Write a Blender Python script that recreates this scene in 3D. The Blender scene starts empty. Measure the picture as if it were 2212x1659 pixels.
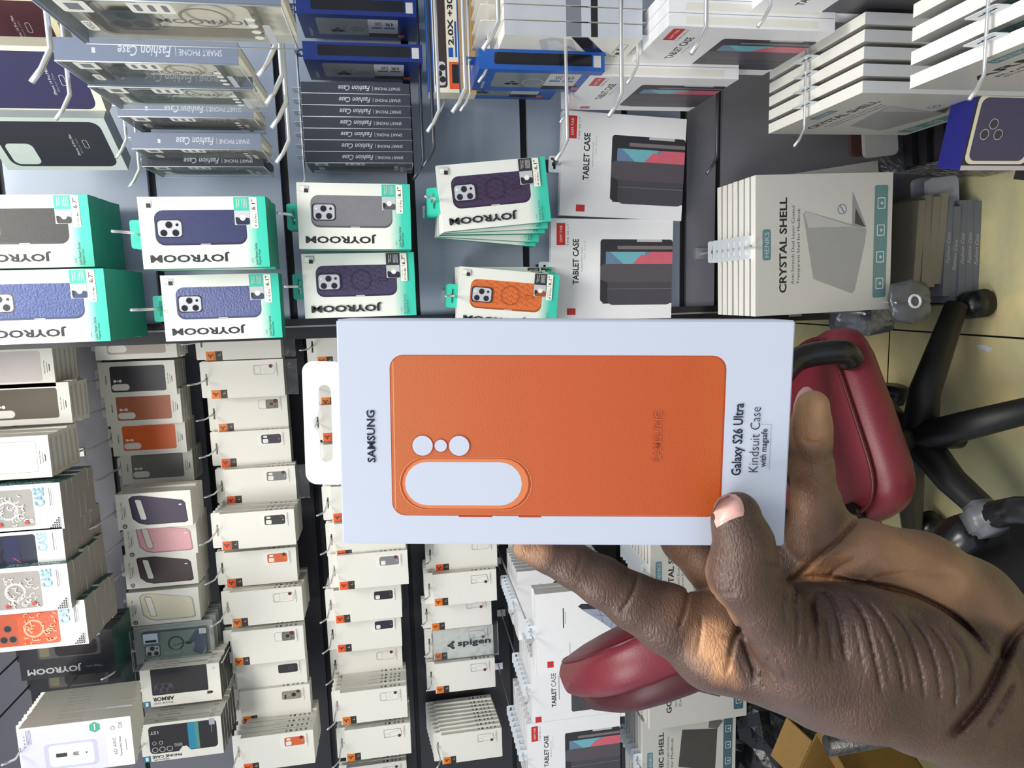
import bpy, bmesh, math, random
import numpy as np
from mathutils import Vector, Matrix
random.seed(7)
C = bpy.context.scene.collection
sc = bpy.context.scene

# ---------------------------------------------------------------- camera
F, CX, CY, CAMH = 1470.0, 1106.0, 829.5, 1.25
RC = np.array([[-0.02744113, -0.99082696, -0.13232124],
               [-0.16373365, -0.12612816, 0.97840839],
               [-0.98612285, 0.04851408, -0.15877061]])   # columns: image right, image down, forward
CAM = Vector((0, 0, CAMH))
cd = bpy.data.cameras.new('camera'); cam = bpy.data.objects.new('camera', cd); C.objects.link(cam)
cd.sensor_fit = 'HORIZONTAL'; cd.sensor_width = 36.0; cd.lens = 36.0 * F / 2212.0
cd.clip_start = 0.02; cd.clip_end = 50
cam.matrix_world = Matrix(((RC[0][0], -RC[0][1], -RC[0][2], 0), (RC[1][0], -RC[1][1], -RC[1][2], 0),
                           (RC[2][0], -RC[2][1], -RC[2][2], CAMH), (0, 0, 0, 1)))
sc.camera = cam
# ---------------------------------------------------------------- light
w = bpy.data.worlds.new('world'); sc.world = w; w.use_nodes = True
w.node_tree.nodes['Background'].inputs[0].default_value = (0.80, 0.88, 1.0, 1)
w.node_tree.nodes['Background'].inputs[1].default_value = 0.72
def area(name, loc, target, sx, sy, power, col):
    l = bpy.data.lights.new(name, 'AREA'); l.shape = 'RECTANGLE'; l.size = sx; l.size_y = sy; l.energy = power; l.color = col
    o = bpy.data.objects.new(name, l); C.objects.link(o); o.location = loc
    o.rotation_euler = (Vector(target) - Vector(loc)).to_track_quat('-Z', 'Y').to_euler(); return o
area('ceiling_panel_light', (0.15, -0.50, 2.62), (0.1, 0.3, 0), 1.2, 0.8, 10, (0.86, 0.92, 1.0))
area('ceiling_panel_light', (-1.05, -0.10, 2.55), (-0.7, 1.2, 0.6), 0.9, 0.9, 34, (1.0, 0.97, 0.91))
area('ceiling_panel_light', (0.30, 0.42, 2.62), (0.3, 0.8, 0), 0.6, 0.9, 36, (1.0, 0.95, 0.86))
sc.view_settings.view_transform = 'Standard'; sc.view_settings.look = 'None'; sc.view_settings.gamma = 1.0
sc.view_settings.use_curve_mapping = False; sc.view_settings.exposure = 0.0

# ---------------------------------------------------------------- helpers
def ray(px, py):
    d = RC @ np.array([(px - CX) / F, (py - CY) / F, 1.0]); return Vector((d[0], d[1], d[2]))
def at(px, py, Y):
    d = ray(px, py); return CAM + d * (Y / d.y)
def atcam(px, py, dep):               # depth along the view axis
    return CAM + ray(px, py) * dep
def srgb(c):
    return tuple(((x / 255) / 12.92 if x / 255 <= .04045 else ((x / 255 + .055) / 1.055) ** 2.4) for x in c)
MATS = {}
def mat(name, rgb, rough=.5, metal=0, noise=.05, scale=60, bump=0, bscale=200, spec=.5, alpha=1, coat=0):
    if name in MATS: return MATS[name]
    m = bpy.data.materials.new(name); m.use_nodes = True; nt = m.node_tree; b = nt.nodes['Principled BSDF']
    col = srgb(rgb)
    tc = nt.nodes.new('ShaderNodeTexCoord'); nz = nt.nodes.new('ShaderNodeTexNoise'); nz.inputs['Scale'].default_value = scale
    nz.inputs['Detail'].default_value = 3
    nt.links.new(tc.outputs['Object'], nz.inputs['Vector'])
    mx = nt.nodes.new('ShaderNodeMix'); mx.data_type = 'RGBA'
    mx.inputs[6].default_value = tuple(c * (1 - noise) for c in col) + (1,)
    mx.inputs[7].default_value = tuple(min(1, c * (1 + noise)) for c in col) + (1,)
    nt.links.new(nz.outputs['Fac'], mx.inputs[0]); nt.links.new(mx.outputs[2], b.inputs['Base Color'])
    b.inputs['Roughness'].default_value = rough; b.inputs['Metallic'].default_value = metal
    b.inputs['Specular IOR Level'].default_value = spec; b.inputs['Alpha'].default_value = alpha
    b.inputs['Coat Weight'].default_value = coat
    if bump:
        n2 = nt.nodes.new('ShaderNodeTexNoise'); n2.inputs['Scale'].default_value = bscale; n2.inputs['Detail'].default_value = 4
        nt.links.new(tc.outputs['Object'], n2.inputs['Vector'])
        bp = nt.nodes.new('ShaderNodeBump'); bp.inputs['Strength'].default_value = bump; bp.inputs['Distance'].default_value = .002
        nt.links.new(n2.outputs['Fac'], bp.inputs['Height']); nt.links.new(bp.outputs['Normal'], b.inputs['Normal'])
    MATS[name] = m; return m
def clear(name, tint=(255, 255, 255), haze=.12, rough=.08, crinkle=0):
    if name in MATS: return MATS[name]
    m = bpy.data.materials.new(name); m.use_nodes = True; nt = m.node_tree; nt.nodes.clear()
    out = nt.nodes.new('ShaderNodeOutputMaterial'); tr = nt.nodes.new('ShaderNodeBsdfTransparent'); gl = nt.nodes.new('ShaderNodeBsdfPrincipled')
    tr.inputs[0].default_value = srgb(tint) + (1,); gl.inputs['Base Color'].default_value = srgb((225, 228, 232)) + (1,); gl.inputs['Roughness'].default_value = rough
    fr = nt.nodes.new('ShaderNodeFresnel'); fr.inputs[0].default_value = 1.12
    ad = nt.nodes.new('ShaderNodeMath'); ad.operation = 'ADD'; ad.inputs[1].default_value = haze
    mix = nt.nodes.new('ShaderNodeMixShader')
    nt.links.new(fr.outputs[0], ad.inputs[0]); nt.links.new(ad.outputs[0], mix.inputs[0])
    nt.links.new(tr.outputs[0], mix.inputs[1]); nt.links.new(gl.outputs[0], mix.inputs[2]); nt.links.new(mix.outputs[0], out.inputs[0])
    if crinkle:
        tc = nt.nodes.new('ShaderNodeTexCoord'); nz = nt.nodes.new('ShaderNodeTexVoronoi'); nz.inputs['Scale'].default_value = crinkle
        bp = nt.nodes.new('ShaderNodeBump'); bp.inputs['Strength'].default_value = .8; bp.inputs['Distance'].default_value = .01
        nt.links.new(tc.outputs['Object'], nz.inputs['Vector']); nt.links.new(nz.outputs['Distance'], bp.inputs['Height']); nt.links.new(bp.outputs['Normal'], gl.inputs['Normal'])
        nt.links.new(bp.outputs['Normal'], fr.inputs['Normal'])
    MATS[name] = m; return m
def gradz(name, stops, lo, hi, rough=.4, axis='Z'):
    """printed colour gradient running along an object axis"""
    if name in MATS: return MATS[name]
    m = mat(name, (255, 255, 255), rough); nt = m.node_tree; b = nt.nodes['Principled BSDF']
    tc = nt.nodes.new('ShaderNodeTexCoord'); sp = nt.nodes.new('ShaderNodeSeparateXYZ'); mr = nt.nodes.new('ShaderNodeMapRange'); cr = nt.nodes.new('ShaderNodeValToRGB')
    mr.inputs['From Min'].default_value = lo; mr.inputs['From Max'].default_value = hi
    el = cr.color_ramp.elements
    while len(el) < len(stops): el.new(.5)
    for e, (p, c) in zip(el, stops): e.position = p; e.color = srgb(c) + (1,)
    nt.links.new(tc.outputs['Object'], sp.inputs[0]); nt.links.new(sp.outputs[axis], mr.inputs['Value']); nt.links.new(mr.outputs[0], cr.inputs[0]); nt.links.new(cr.outputs[0], b.inputs['Base Color'])
    return m

def tag(o, label=None, cat=None, group=None, kind=None):
    if label: o['label'] = label
    if cat: o['category'] = cat
    if group: o['group'] = group
    if kind: o['kind'] = kind
    return o
def link(name, me, parent=None, mw=None):
    o = bpy.data.objects.new(name, me); C.objects.link(o)
    if parent is not None: o.parent = parent
    if mw is not None: o.matrix_world = mw
    return o

class MB:
    """mesh builder with material slots"""
    def __init__(s): s.v = []; s.f = []; s.fm = []; s.m = []; s.smooth = []
    def mi(s, m):
        if m not in s.m: s.m.append(m)
        return s.m.index(m)
    def add(s, vs, fs, m, T=None, smooth=False):
        b = len(s.v); i = s.mi(m)
        for p in vs:
            p = Vector(p); s.v.append(tuple(T @ p) if T is not None else tuple(p))
        for f in fs: s.f.append(tuple(b + k for k in f)); s.fm.append(i); s.smooth.append(smooth)
    def box(s, lo, hi, m, T=None, mats=None):
        x0, y0, z0 = lo; x1, y1, z1 = hi
        vs = [(x0, y0, z0), (x1, y0, z0), (x1, y1, z0), (x0, y1, z0), (x0, y0, z1), (x1, y0, z1), (x1, y1, z1), (x0, y1, z1)]
        fs = {'bottom': (0, 3, 2, 1), 'top': (4, 5, 6, 7), 'front': (0, 1, 5, 4), 'right': (1, 2, 6, 5), 'back': (2, 3, 7, 6), 'left': (3, 0, 4, 7)}
        b = len(s.v)
        for p in vs: p = Vector(p); s.v.append(tuple(T @ p) if T is not None else tuple(p))
        for k, f in fs.items():
            s.f.append(tuple(b + q for q in f)); s.fm.append(s.mi((mats or {}).get(k, m))); s.smooth.append(False)
    def tube(s, pts, r, m, seg=10, caps=True):
        pts = [Vector(p) for p in pts]; n = len(pts); rs = r if isinstance(r, (list, tuple)) else [r] * n
        vs = []; up = Vector((0.13, 0.27, 1)).normalized(); prev = None
        for i, p in enumerate(pts):
            t = (pts[min(i + 1, n - 1)] - pts[max(i - 1, 0)]).normalized()
            a = (prev - t * prev.dot(t)).normalized() if prev is not None else t.cross(up if abs(t.dot(up)) < .95 else Vector((1, 0, 0))).normalized()
            prev = a; b = t.cross(a)
            for k in range(seg):
                an = 2 * math.pi * k / seg; vs.append(p + (a * math.cos(an) + b * math.sin(an)) * rs[i])
        fs = [(i * seg + k, i * seg + (k + 1) % seg, (i + 1) * seg + (k + 1) % seg, (i + 1) * seg + k) for i in range(n - 1) for k in range(seg)]
        if caps: fs += [tuple(reversed(range(seg))), tuple(range((n - 1) * seg, n * seg))]
        s.add(vs, fs, m, smooth=True)
    def mesh(s, name):
        me = bpy.data.meshes.new(name); me.from_pydata(s.v, [], s.f); 
        for m in s.m: me.materials.append(m)
        me.polygons.foreach_set('material_index', s.fm); me.polygons.foreach_set('use_smooth', s.smooth); me.update(); return me
def rr(x0, y0, x1, y1, r, n=5):
    r = min(r, abs(x1 - x0) / 2 - 1e-6, abs(y1 - y0) / 2 - 1e-6); o = []
    for cx, cy, a in ((x1 - r, y0 + r, -90), (x1 - r, y1 - r, 0), (x0 + r, y1 - r, 90), (x0 + r, y0 + r, 180)):
        for k in range(n + 1):
            t = math.radians(a + 90 * k / n); o.append((cx + r * math.cos(t), cy + r * math.sin(t)))
    return o
_tc = {}
def text_mesh(s, bold=0, shear=0):
    key = (s, bold, shear)
    if key not in _tc:
        cu = bpy.data.curves.new('t', 'FONT'); cu.body = s; cu.resolution_u = 2; cu.offset = bold; cu.shear = shear
        o = bpy.data.objects.new('t', cu); C.objects.link(o); bpy.context.view_layer.update()
        me = o.evaluated_get(bpy.context.evaluated_depsgraph_get()).to_mesh()
        vs = [tuple(v.co) for v in me.vertices]; fs = [tuple(p.vertices) for p in me.polygons]
        bpy.data.objects.remove(o); bpy.data.curves.remove(cu)
        xs = [v[0] for v in vs] or [0]; ys = [v[1] for v in vs] or [0]
        _tc[key] = (vs, fs, min(xs), max(xs), min(ys), max(ys))
    return _tc[key]
def filled(outer, holes, th, m, name='tab'):
    """plate with holes in the xy plane, thickness th -> (verts, faces)"""
    cu = bpy.data.curves.new('t', 'CURVE'); cu.dimensions = '2D'; cu.fill_mode = 'BOTH'; cu.extrude = th / 2
    for L in [outer] + holes:
        sp = cu.splines.new('POLY'); sp.points.add(len(L) - 1); sp.use_cyclic_u = True
        for p, q in zip(sp.points, L): p.co = (q[0], q[1], 0, 1)
    o = bpy.data.objects.new('t', cu); C.objects.link(o); bpy.context.view_layer.update()
    me = o.evaluated_get(bpy.context.evaluated_depsgraph_get()).to_mesh()
    vs = [tuple(v.co) for v in me.vertices]; fs = [tuple(p.vertices) for p in me.polygons]
    bpy.data.objects.remove(o); bpy.data.curves.remove(cu); return vs, fs

class Art:
    """flat printing on one face of a carton; positions are fractions of the face"""
    def __init__(s, mb, o, U, V, N, w, h): s.mb = mb; s.o = Vector(o); s.U = Vector(U); s.V = Vector(V); s.N = Vector(N); s.w = w; s.h = h; s.k = 1
    def P(s, a, b): s_ = s.o + s.U * a + s.V * b + s.N * (.00002 * s.k); return s_
    def poly(s, pts, m, metric=False):
        if not metric: pts = [(a * s.w, b * s.h) for a, b in pts]
        vs = [s.P(a, b) for a, b in pts]; n = len(vs)
        s.mb.add(vs, [tuple(range(n))], m); s.k += 1
    def rect(s, u0, v0, u1, v1, m, r=0):
        if r: s.poly(rr(u0 * s.w, v0 * s.h, u1 * s.w, v1 * s.h, r), m, True)
        else: s.poly([(u0, v0), (u1, v0), (u1, v1), (u0, v1)], m)
    def circ(s, u, v, r, m, n=20): s.poly([(u * s.w + r * math.cos(6.2832 * k / n), v * s.h + r * math.sin(6.2832 * k / n)) for k in range(n)], m, True)
    def loop(s, pts, t, m):
        """outline of thickness t drawn inside a metric polygon"""
        cx = sum(p[0] for p in pts) / len(pts); cy = sum(p[1] for p in pts) / len(pts); n = len(pts)
        hx = max(abs(p[0] - cx) for p in pts); hy = max(abs(p[1] - cy) for p in pts)
        ins = [(cx + (p[0] - cx) * (1 - t / hx), cy + (p[1] - cy) * (1 - t / hy)) for p in pts]
        vs = [s.P(*p) for p in pts] + [s.P(*p) for p in ins]
        s.mb.add(vs, [(k, (k + 1) % n, n + (k + 1) % n, n + k) for k in range(n)], m); s.k += 1
    def rring(s, u0, v0, u1, v1, r, t, m): s.loop(rr(u0 * s.w, v0 * s.h, u1 * s.w, v1 * s.h, r), t, m)
    def ring(s, u, v, r, t, m, n=24): s.loop([(u * s.w + r * math.cos(6.2832 * k / n), v * s.h + r * math.sin(6.2832 * k / n)) for k in range(n)], t, m)
    def line(s, a, b, t, m):
        a = Vector((a[0] * s.w, a[1] * s.h)); b = Vector((b[0] * s.w, b[1] * s.h)); d = (b - a).normalized(); p = Vector((-d.y, d.x)) * t / 2
        s.poly([tuple(a - p), tuple(b - p), tuple(b + p), tuple(a + p)], m, True)
    def text(s, t, u0, v0, u1, v1, m, rot=0, bold=0, shear=0):
        """fit the text into the fractional box; rot 90 reads upward"""
        vs, fs, ax, bx, ay, by = text_mesh(t, bold, shear)
        X0, Y0, X1, Y1 = u0 * s.w, v0 * s.h, u1 * s.w, v1 * s.h; o = []
        for x, y, _ in vs:
            a = (x - ax) / (bx - ax); b = (y - ay) / (by - ay)
            if rot == 0: q = (X0 + a * (X1 - X0), Y0 + b * (Y1 - Y0))
            elif rot == 90: q = (X1 - b * (X1 - X0), Y0 + a * (Y1 - Y0))
            else: q = (X0 + b * (X1 - X0), Y1 - a * (Y1 - Y0))
            o.append(s.P(*q))
        s.mb.add(o, fs, m); s.k += 1
    def poly_to(s, pts, m): s.poly(pts, m)

WHITE = mat('white_card', (236, 234, 226), .42, noise=.015)
INK = mat('black_ink', (28, 28, 32), .5); GREY = mat('grey_ink', (120, 122, 128), .5); LGREY = mat('pale_grey_ink', (190, 192, 196), .5)
CARDSIDE = mat('card_side', (226, 224, 214), .5, noise=.03)
CHROME = mat('chrome_wire', (232, 232, 234), .32, .85)
BLKWIRE = mat('dark_wire', (92, 94, 100), .3, .9)
# ---------------------------------------------------------------- cartons
def carton(W, H, D, body=WHITE, mats=None, tabm=WHITE, tab=(.46, .018), hole='euro', rotate=0):
    mb = MB(); mb.box((-W / 2, 0, -H), (W / 2, D, 0), body, mats=mats)
    k = dict(mb=mb, W=W, H=H, D=D, parts=[], tabh=tab[1] if tab else 0)
    k['front'] = Art(mb, (-W / 2, 0, -H), (1, 0, 0), (0, 0, 1), (0, -1, 0), W, H)
    k['right'] = Art(mb, (W / 2, 0, -H), (0, 1, 0), (0, 0, 1), (1, 0, 0), D, H)
    k['left'] = Art(mb, (-W / 2, D, -H), (0, -1, 0), (0, 0, 1), (-1, 0, 0), D, H)
    k['bottom'] = Art(mb, (-W / 2, 0, -H), (1, 0, 0), (0, 1, 0), (0, 0, -1), W, D)
    if tab:
        tw = W * tab[0]; th = tab[1]
        outer = rr(-tw / 2, -.001, tw / 2, th, .004, 4)
        hs = min(tw * .30, .016); zc = th * .45
        hole_ = [(-hs, zc - .0028), (hs, zc - .0028), (hs, zc + .0022), (.004, zc + .0022), (.003, zc + .005), (-.003, zc + .005), (-.004, zc + .0022), (-hs, zc + .0022)]
        vs, fs = filled(outer, [hole_], .0008, tabm)
        t = MB(); t.add([(x, D - .0006 + z, y) for x, y, z in vs], fs, tabm); k['tab'] = t; k['hole'] = zc
    else: k['hole'] = -.006
    return k
def finish(k, name):
    k['me'] = k['mb'].mesh(name)
    k['pm'] = [(n, m.mesh(n)) for n, m in k['parts']]
    if k.get('tab'): k['pm'].append(('hang_tab', k['tab'].mesh('hang_tab')))
    return k
def lens3(A, u0, v0, u1, v1, plate=None, r=.006):
    """square camera block with three lenses and a flash"""
    plate = plate or mat('lens_plate', (205, 205, 212), .25, .3)
    A.rect(u0, v0, u1, v1, mat('lens_rim', (60, 60, 68), .3, .5), r); du, dv = u1 - u0, v1 - v0
    A.rect(u0 + du * .06, v0 + dv * .06, u1 - du * .06, v1 - dv * .06, plate, r)
    R = min(du * A.w, dv * A.h); L = mat('lens_glass', (30, 28, 34), .15)
    for a, b in ((.27, .73), (.27, .29), (.70, .52)): A.circ(u0 + du * a, v0 + dv * b, R * .19, mat('lens_ring', (90, 90, 98), .3)); A.circ(u0 + du * a, v0 + dv * b, R * .165, L)
    A.circ(u0 + du * .70, v0 + dv * .22, R * .08, L); A.circ(u0 + du * .70, v0 + dv * .83, R * .06, WHITE)
TEAL = mat('teal_card', (52, 190, 165), .4); TEALD = mat('teal_card_side', (30, 150, 125), .5, noise=.1, scale=300)
KIND = {}
def kind_joy(key, case, braid=False, size="6.1\"", big=False, litchi=False):
    W, H, D = (.118, .205, .0185) if big else (.114, .196, .0185)
    gm = gradz('teal_fade' + ('_big' if big else ''), [(0, (50, 195, 170)), (.4, (60, 198, 175)), (1, (226, 228, 222))], -H, -H * .80)
    k = carton(W, H, D, WHITE, dict(front=gm, right=WHITE, bottom=TEAL, left=WHITE), TEAL, (.40, .021)); A = k['front']
    for f in ('right', 'left'): k[f].rect(0, 0, 1, 1, TEALD)
    k['bottom'].rect(0, 0, 1, 1, TEALD)
    cm = mat('case_' + key, case, .32 if litchi else .5, noise=.10, scale=80, bump=.9 if litchi else .15, bscale=260 if litchi else 500)
    cs = mat('case_edge_' + key, tuple(int(c * .72) for c in case), .4)
    u0, v0, u1, v1 = .355, .165, .815, .885
    A.rect(u0 - .03, v0, u1, v1, cs, .014); A.rect(u0, v0 + .006, u1, v1 - .004, cm, .014)
    A.rect(u0 - .026, .46, u0 - .012, .54, LGREY, .0006)
    if braid:
        dk = cs
        for i in range(13):
            v = v0 + .03 + i * .052
            for j in range(5):
                u = u0 + .05 + j * .085 + (.04 if i % 2 else 0)
                if u < u1 - .06 and v < v1 - .06: A.line((u, v), (u + .055, v + .022), .0006, dk); A.line((u + .055, v + .022), (u + .02, v + .045), .0006, dk)
        A.ring(.58, .49, .0185, .0011, dk, 32); A.rect(.56, .255, .60, .34, dk, .002); A.rect(.568, .262, .592, .333, cm, .0015)
    lens3(A, .43, .665, .69, .875)
    A.text('JOYROOM', .085, .315, .225, .94, INK, 90, .035)
    tagm = mat('tag_dark', (45, 45, 52), .5) if braid else mat('tag_teal', (60, 190, 165), .4)
    A.rect(.80, .135, .99, .255, tagm); A.rect(.60, .135, .80, .255, LGREY, 0); A.rect(.605, .135, .70, .245, cs, .003); A.circ(.70, .19, .0045, WHITE)
    A.circ(.66, .235, .0025, INK); A.circ(.69, .235, .0025, INK)
    A.text('Magnetic', .84, .222, .97, .236, WHITE, 0); A.text('Design', .86, .205, .97, .219, WHITE, 0)
    for i in range(4): A.rect(.84, .150 + i * .012, .97, .155 + i * .012, LGREY)
    A.rect(.55, .068, .985, .128, WHITE, .0015)
    A.text(size, .81, .082, .955, .115, INK, 0, .02); A.rect(.785, .085, .79, .122, GREY)
    A.text('iP 15 Pro Max' if big else 'iP 15 Pro', .57, .078, .76, .095, INK, 0, .02); A.text('Design For', .60, .104, .74, .115, GREY)
    A.text('JR-BP007', .06, .128, .13, .142, GREY); A.text('Braiding Series' if braid else 'Litchi Pattern Series', .03, .092, .34, .112, INK); A.text('Magnetic Case', .03, .066, .25, .086, INK)
    A.rect(.865, .895, .955, .975, LGREY, .001); A.rect(.875, .935, .945, .972, WHITE); A.rect(.85, .90, .91, .935, INK)
    KIND[key] = finish(k, 'carton'); return k
kind_joy('black67', (52, 50, 52), size='6.7"', big=True); kind_joy('blue67', (66, 84, 140), size='6.7"', big=True, litchi=True)
kind_joy('navy', (40, 46, 92)); kind_joy('litchi', (84, 92, 140), litchi=True); kind_joy('grey', (118, 118, 124)); kind_joy('plum67', (62, 52, 88), True, '6.7"', True)
kind_joy('plum', (62, 46, 78), True); kind_joy('orange', (214, 108, 52), True)

ORL = mat('orange_label', (240, 128, 30), .45); ORR = mat('red_orange_label', (240, 95, 30), .45); BRL = mat('brown_label', (50, 38, 34), .45)
def dots_logo(A, u, v, s, m, vert=(-1, 0)):
    """three dots joined by a vee; vert points to the vee's tip"""
    V = Vector(vert); P = Vector((-V.y, V.x)); c = Vector((u * A.w, v * A.h)); f = lambda p: (p.x / A.w, p.y / A.h)
    tip = c + V * s * .9; d = [c - V * s * .75 + P * s * 1.15, c - V * s * .75 - P * s * 1.15]
    A.circ(*f(c - V * s * .55), s * .40, m, 14); A.circ(*f(tip), s * .45, m, 14)
    for q in d: A.circ(*f(q), s * .50, m, 14); A.line(f(q), f(tip), s * .55, m)
def kind_spi(key, pic, col=None, lab=ORR, dark=True):
    W, H, D = .1, .192, .019
    k = carton(W, H, D, WHITE, dict(right=CARDSIDE, left=CARDSIDE), WHITE, (.98, .026)); A = k['front']
    A.rect(0, .865, .235, .985, lab); A.rect(0, .775, .235, .865, BRL)
    dots_logo(A, .115, .93, .0042, BRL); A.text('spigen', .02, .875, .21, .89, BRL); A.text('L', .12, .80, .19, .83, LGREY)
    u0, v0, u1, v1 = .60, .125, .86, .405
    line = mat('thin_grey_line', (120, 120, 124), .5); red = mat('round_red_sticker', (96, 34, 32), .5)
    if pic == 'clear':
        A.rring(u0, v0, u1, v1, .005, .0007, line); A.rring(u0 + .02, v1 - .095, u1 - .02, v1 - .012, .003, .0006, line); A.ring((u0 + u1) / 2, v0 + .11, .0058, .0005, LGREY)
    elif pic == 'slant':
        A.poly([(u0, v1), (u1, v1), (u1, v0 + .02), (u0 + .03, v0)], line); A.poly([(u0 + .012, v1 - .006), (u1 - .012, v1 - .006), (u1 - .012, v0 + .026), (u0 + .038, v0 + .01)], WHITE)
        A.rring(u0 + .02, v1 - .09, u0 + .13, v1 - .012, .003, .0006, line); A.line((u1 - .05, v0 + .02), (u1 - .1, v1 - .09), .001, LGREY)
    elif pic == 'photo':
        A.rring(u0, v0, u1, v1, .005, .0007, line); A.rect(u0, v0, u1, v1 - .1, mat('grey_pattern_print', (112, 108, 100), .4, noise=.6, scale=220), .004)
        A.circ((u0 + u1) / 2, v0 + .10, .0062, mat('dark_disc_print', (40, 38, 38), .3)); A.ring((u0 + u1) / 2, v0 + .10, .0072, .0008, LGREY); A.circ(u0 + .08, v0 + .05, .002, INK); A.rect(u1 - .1, v0 + .01, u1, v0 + .07, red)
    elif pic == 'photodark':
        A.rect(u0, v0, u1, v1, mat('dark_pattern_print', (52, 44, 48), .3, noise=.8, scale=180), .005); A.ring((u0 + u1) / 2, v0 + .10, .0062, .001, mat('purple_print', (110, 90, 120), .4))
    elif pic == 'photolight':
        A.rect(u0, v0, u1, v1, mat('beige_pattern_print', (150, 142, 130), .4, noise=.7, scale=200), .005); A.circ((u0 + u1) / 2, v0 + .11, .0062, mat('dark_disc_print', (40, 38, 38), .3)); A.circ(u0 + .06, v1 - .05, .003, INK); A.circ(u0 + .12, v1 - .05, .003, INK)
    else:
        A.rect(u0 - .03, v0 - .03, u1 + .05, v1 + .06, mat('bright_panel_print', (240, 239, 234), .42))
        cm = mat('small_case_' + key, col, .45, noise=.05); A.rect(u0, v0, u1, v1, cm, .005)
        if pic == 'full': A.rect(u0 + .02, v1 - .095, u0 + .14, v1 - .02, WHITE, .003); A.rect(u0 + .17, v1 - .085, u0 + .23, v1 - .03, WHITE, .002)
        else: A.rect(u0 + .02, v1 - .085, u0 + .14, v1 - .02, WHITE, .003)
        A.circ(u0 + .12, v0 + .03, .0012, WHITE, 8)
    if pic not in ('photodark',): A.circ(u0 + (.22 if pic != 'slant' else .03), v0 + .045, .0050, red)
    A.rect(.54, .085, .92, .090, GREY); A.rect(.60, .070, .86, .074, LGREY); A.text('for iPhone 17', .66, .095, .90, .108, INK)
    R = k['right']
    for v in (.36, .30, .22, .16, .09): R.rect(.25, v, .70, v + .03, GREY if v != .30 else INK)
    R.rect(.35, .40, .5, .58, LGREY)
    KIND[key] = finish(k, 'carton')
for a in (('sp_clear', 'clear'), ('sp_clear_o', 'clear', None, ORL), ('sp_black', 'full', (34, 32, 34)), ('sp_grey', 'full', (120, 120, 124)), ('sp_navy', 'full', (38, 32, 56)), ('sp_orange', 'full', (214, 98, 46)),
          ('sp_photo', 'photo', None, ORL), ('sp_dark', 'photodark', None, ORL), ('sp_light', 'photolight', None, ORL), ('sp_slant', 'slant', None, ORL), ('sp_grey1', 'one', (130, 130, 134)), ('sp_black1', 'one', (30, 30, 30)), ('sp_navy1', 'one', (36, 32, 58)), ('sp_plain', 'clear', None, ORL)):
    kind_spi(*a)
def kind_sam(key, col, tabm=WHITE, bands=False):
    W, H, D = .094, .190, .022
    k = carton(W, H, D, WHITE, dict(right=CARDSIDE, left=CARDSIDE, bottom=CARDSIDE), tabm, (.55, .017)); A = k['front']
    cm = mat('print_' + key, col, .4, noise=.12, scale=14)
    A.rect(.14, .135, .875, .855, cm, .0055)
    A.rect(.185, .615, .37, .845, WHITE, .01)
    for v, r in ((.80, .0038), (.765, .0022), (.73, .0038)): A.circ(.455, v, r, WHITE)
    if bands: A.rring(.14, .135, .875, .855, .0055, .0006, GREY); A.ring(.5, .5, .024, .0005, LGREY, 32)
    A.text('SAMSUNG', .37, .905, .62, .922, INK, 0, .03); A.text('Galaxy S26 Ultra', .32, .095, .64, .112, INK, 0, .02)
    A.rect(.34, .072, .60, .078, GREY); A.rect(.38, .045, .55, .055, INK)
    k['bottom'].rect(.1, .3, .9, .7, LGREY)
    KIND[key] = finish(k, 'carton')
kind_sam('sam_black', (56, 54, 60)); kind_sam('sam_brown', (176, 98, 64)); kind_sam('sam_orange', (226, 100, 36)); kind_sam('sam_grey', (122, 122, 118)); kind_sam('sam_taupe', (176, 164, 154)); kind_sam('sam_gold', (92, 84, 70)); kind_sam('sam_pale', (206, 198, 196)); kind_sam('sam_line', (240, 239, 236), bands=True)
def kind_iph(key, col):
    W, H, D = .094, .180, .026
    k = carton(W, H, D, WHITE, dict(right=CARDSIDE, left=CARDSIDE, bottom=CARDSIDE), mat('frosted_tab', (205, 208, 216), .4), (.42, .018)); A = k['front']
    cm = mat('print_' + key, col, .5, noise=.05); ce = mat('print_edge_' + key, tuple(int(c * .78) for c in col), .5)
    P = [(.10, .10), (.10, .62), (.16, .72), (.30, .80), (.86, .83), (.93, .78), (.94, .68), (.74, .12), (.66, .08), (.14, .06)]
    P = [(u, v) for u, v in P]
    A.poly(P, ce); c = (sum(p[0] for p in P) / 10, sum(p[1] for p in P) / 10)
    A.poly([(c[0] + (u - c[0]) * .93 + .008, c[1] + (v - c[1]) * .95) for u, v in P], cm)
    A.poly([(.22, .62), (.25, .70), (.80, .765), (.87, .74), (.83, .66), (.28, .60)], ce); A.poly([(.25, .63), (.27, .69), (.79, .745), (.83, .735), (.80, .67), (.29, .615)], WHITE)
    A.rect(.60, .13, .63, .17, WHITE)
    A.text('iPhone 17 Pro Max', .30, .92, .78, .945, INK); A.rect(.34, .895, .62, .905, GREY); A.rect(.40, .875, .66, .885, LGREY)
    A.circ(.10, .91, .0058, INK); A.circ(.10, .91, .0035, WHITE); A.circ(.10, .91, .0018, INK)
    KIND[key] = finish(k, 'carton')
kind_iph('ip_plum', (62, 48, 76)); kind_iph('ip_pink', (236, 178, 184)); kind_iph('ip_brown', (72, 58, 62)); kind_iph('ip_cream', (226, 220, 196))
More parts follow.
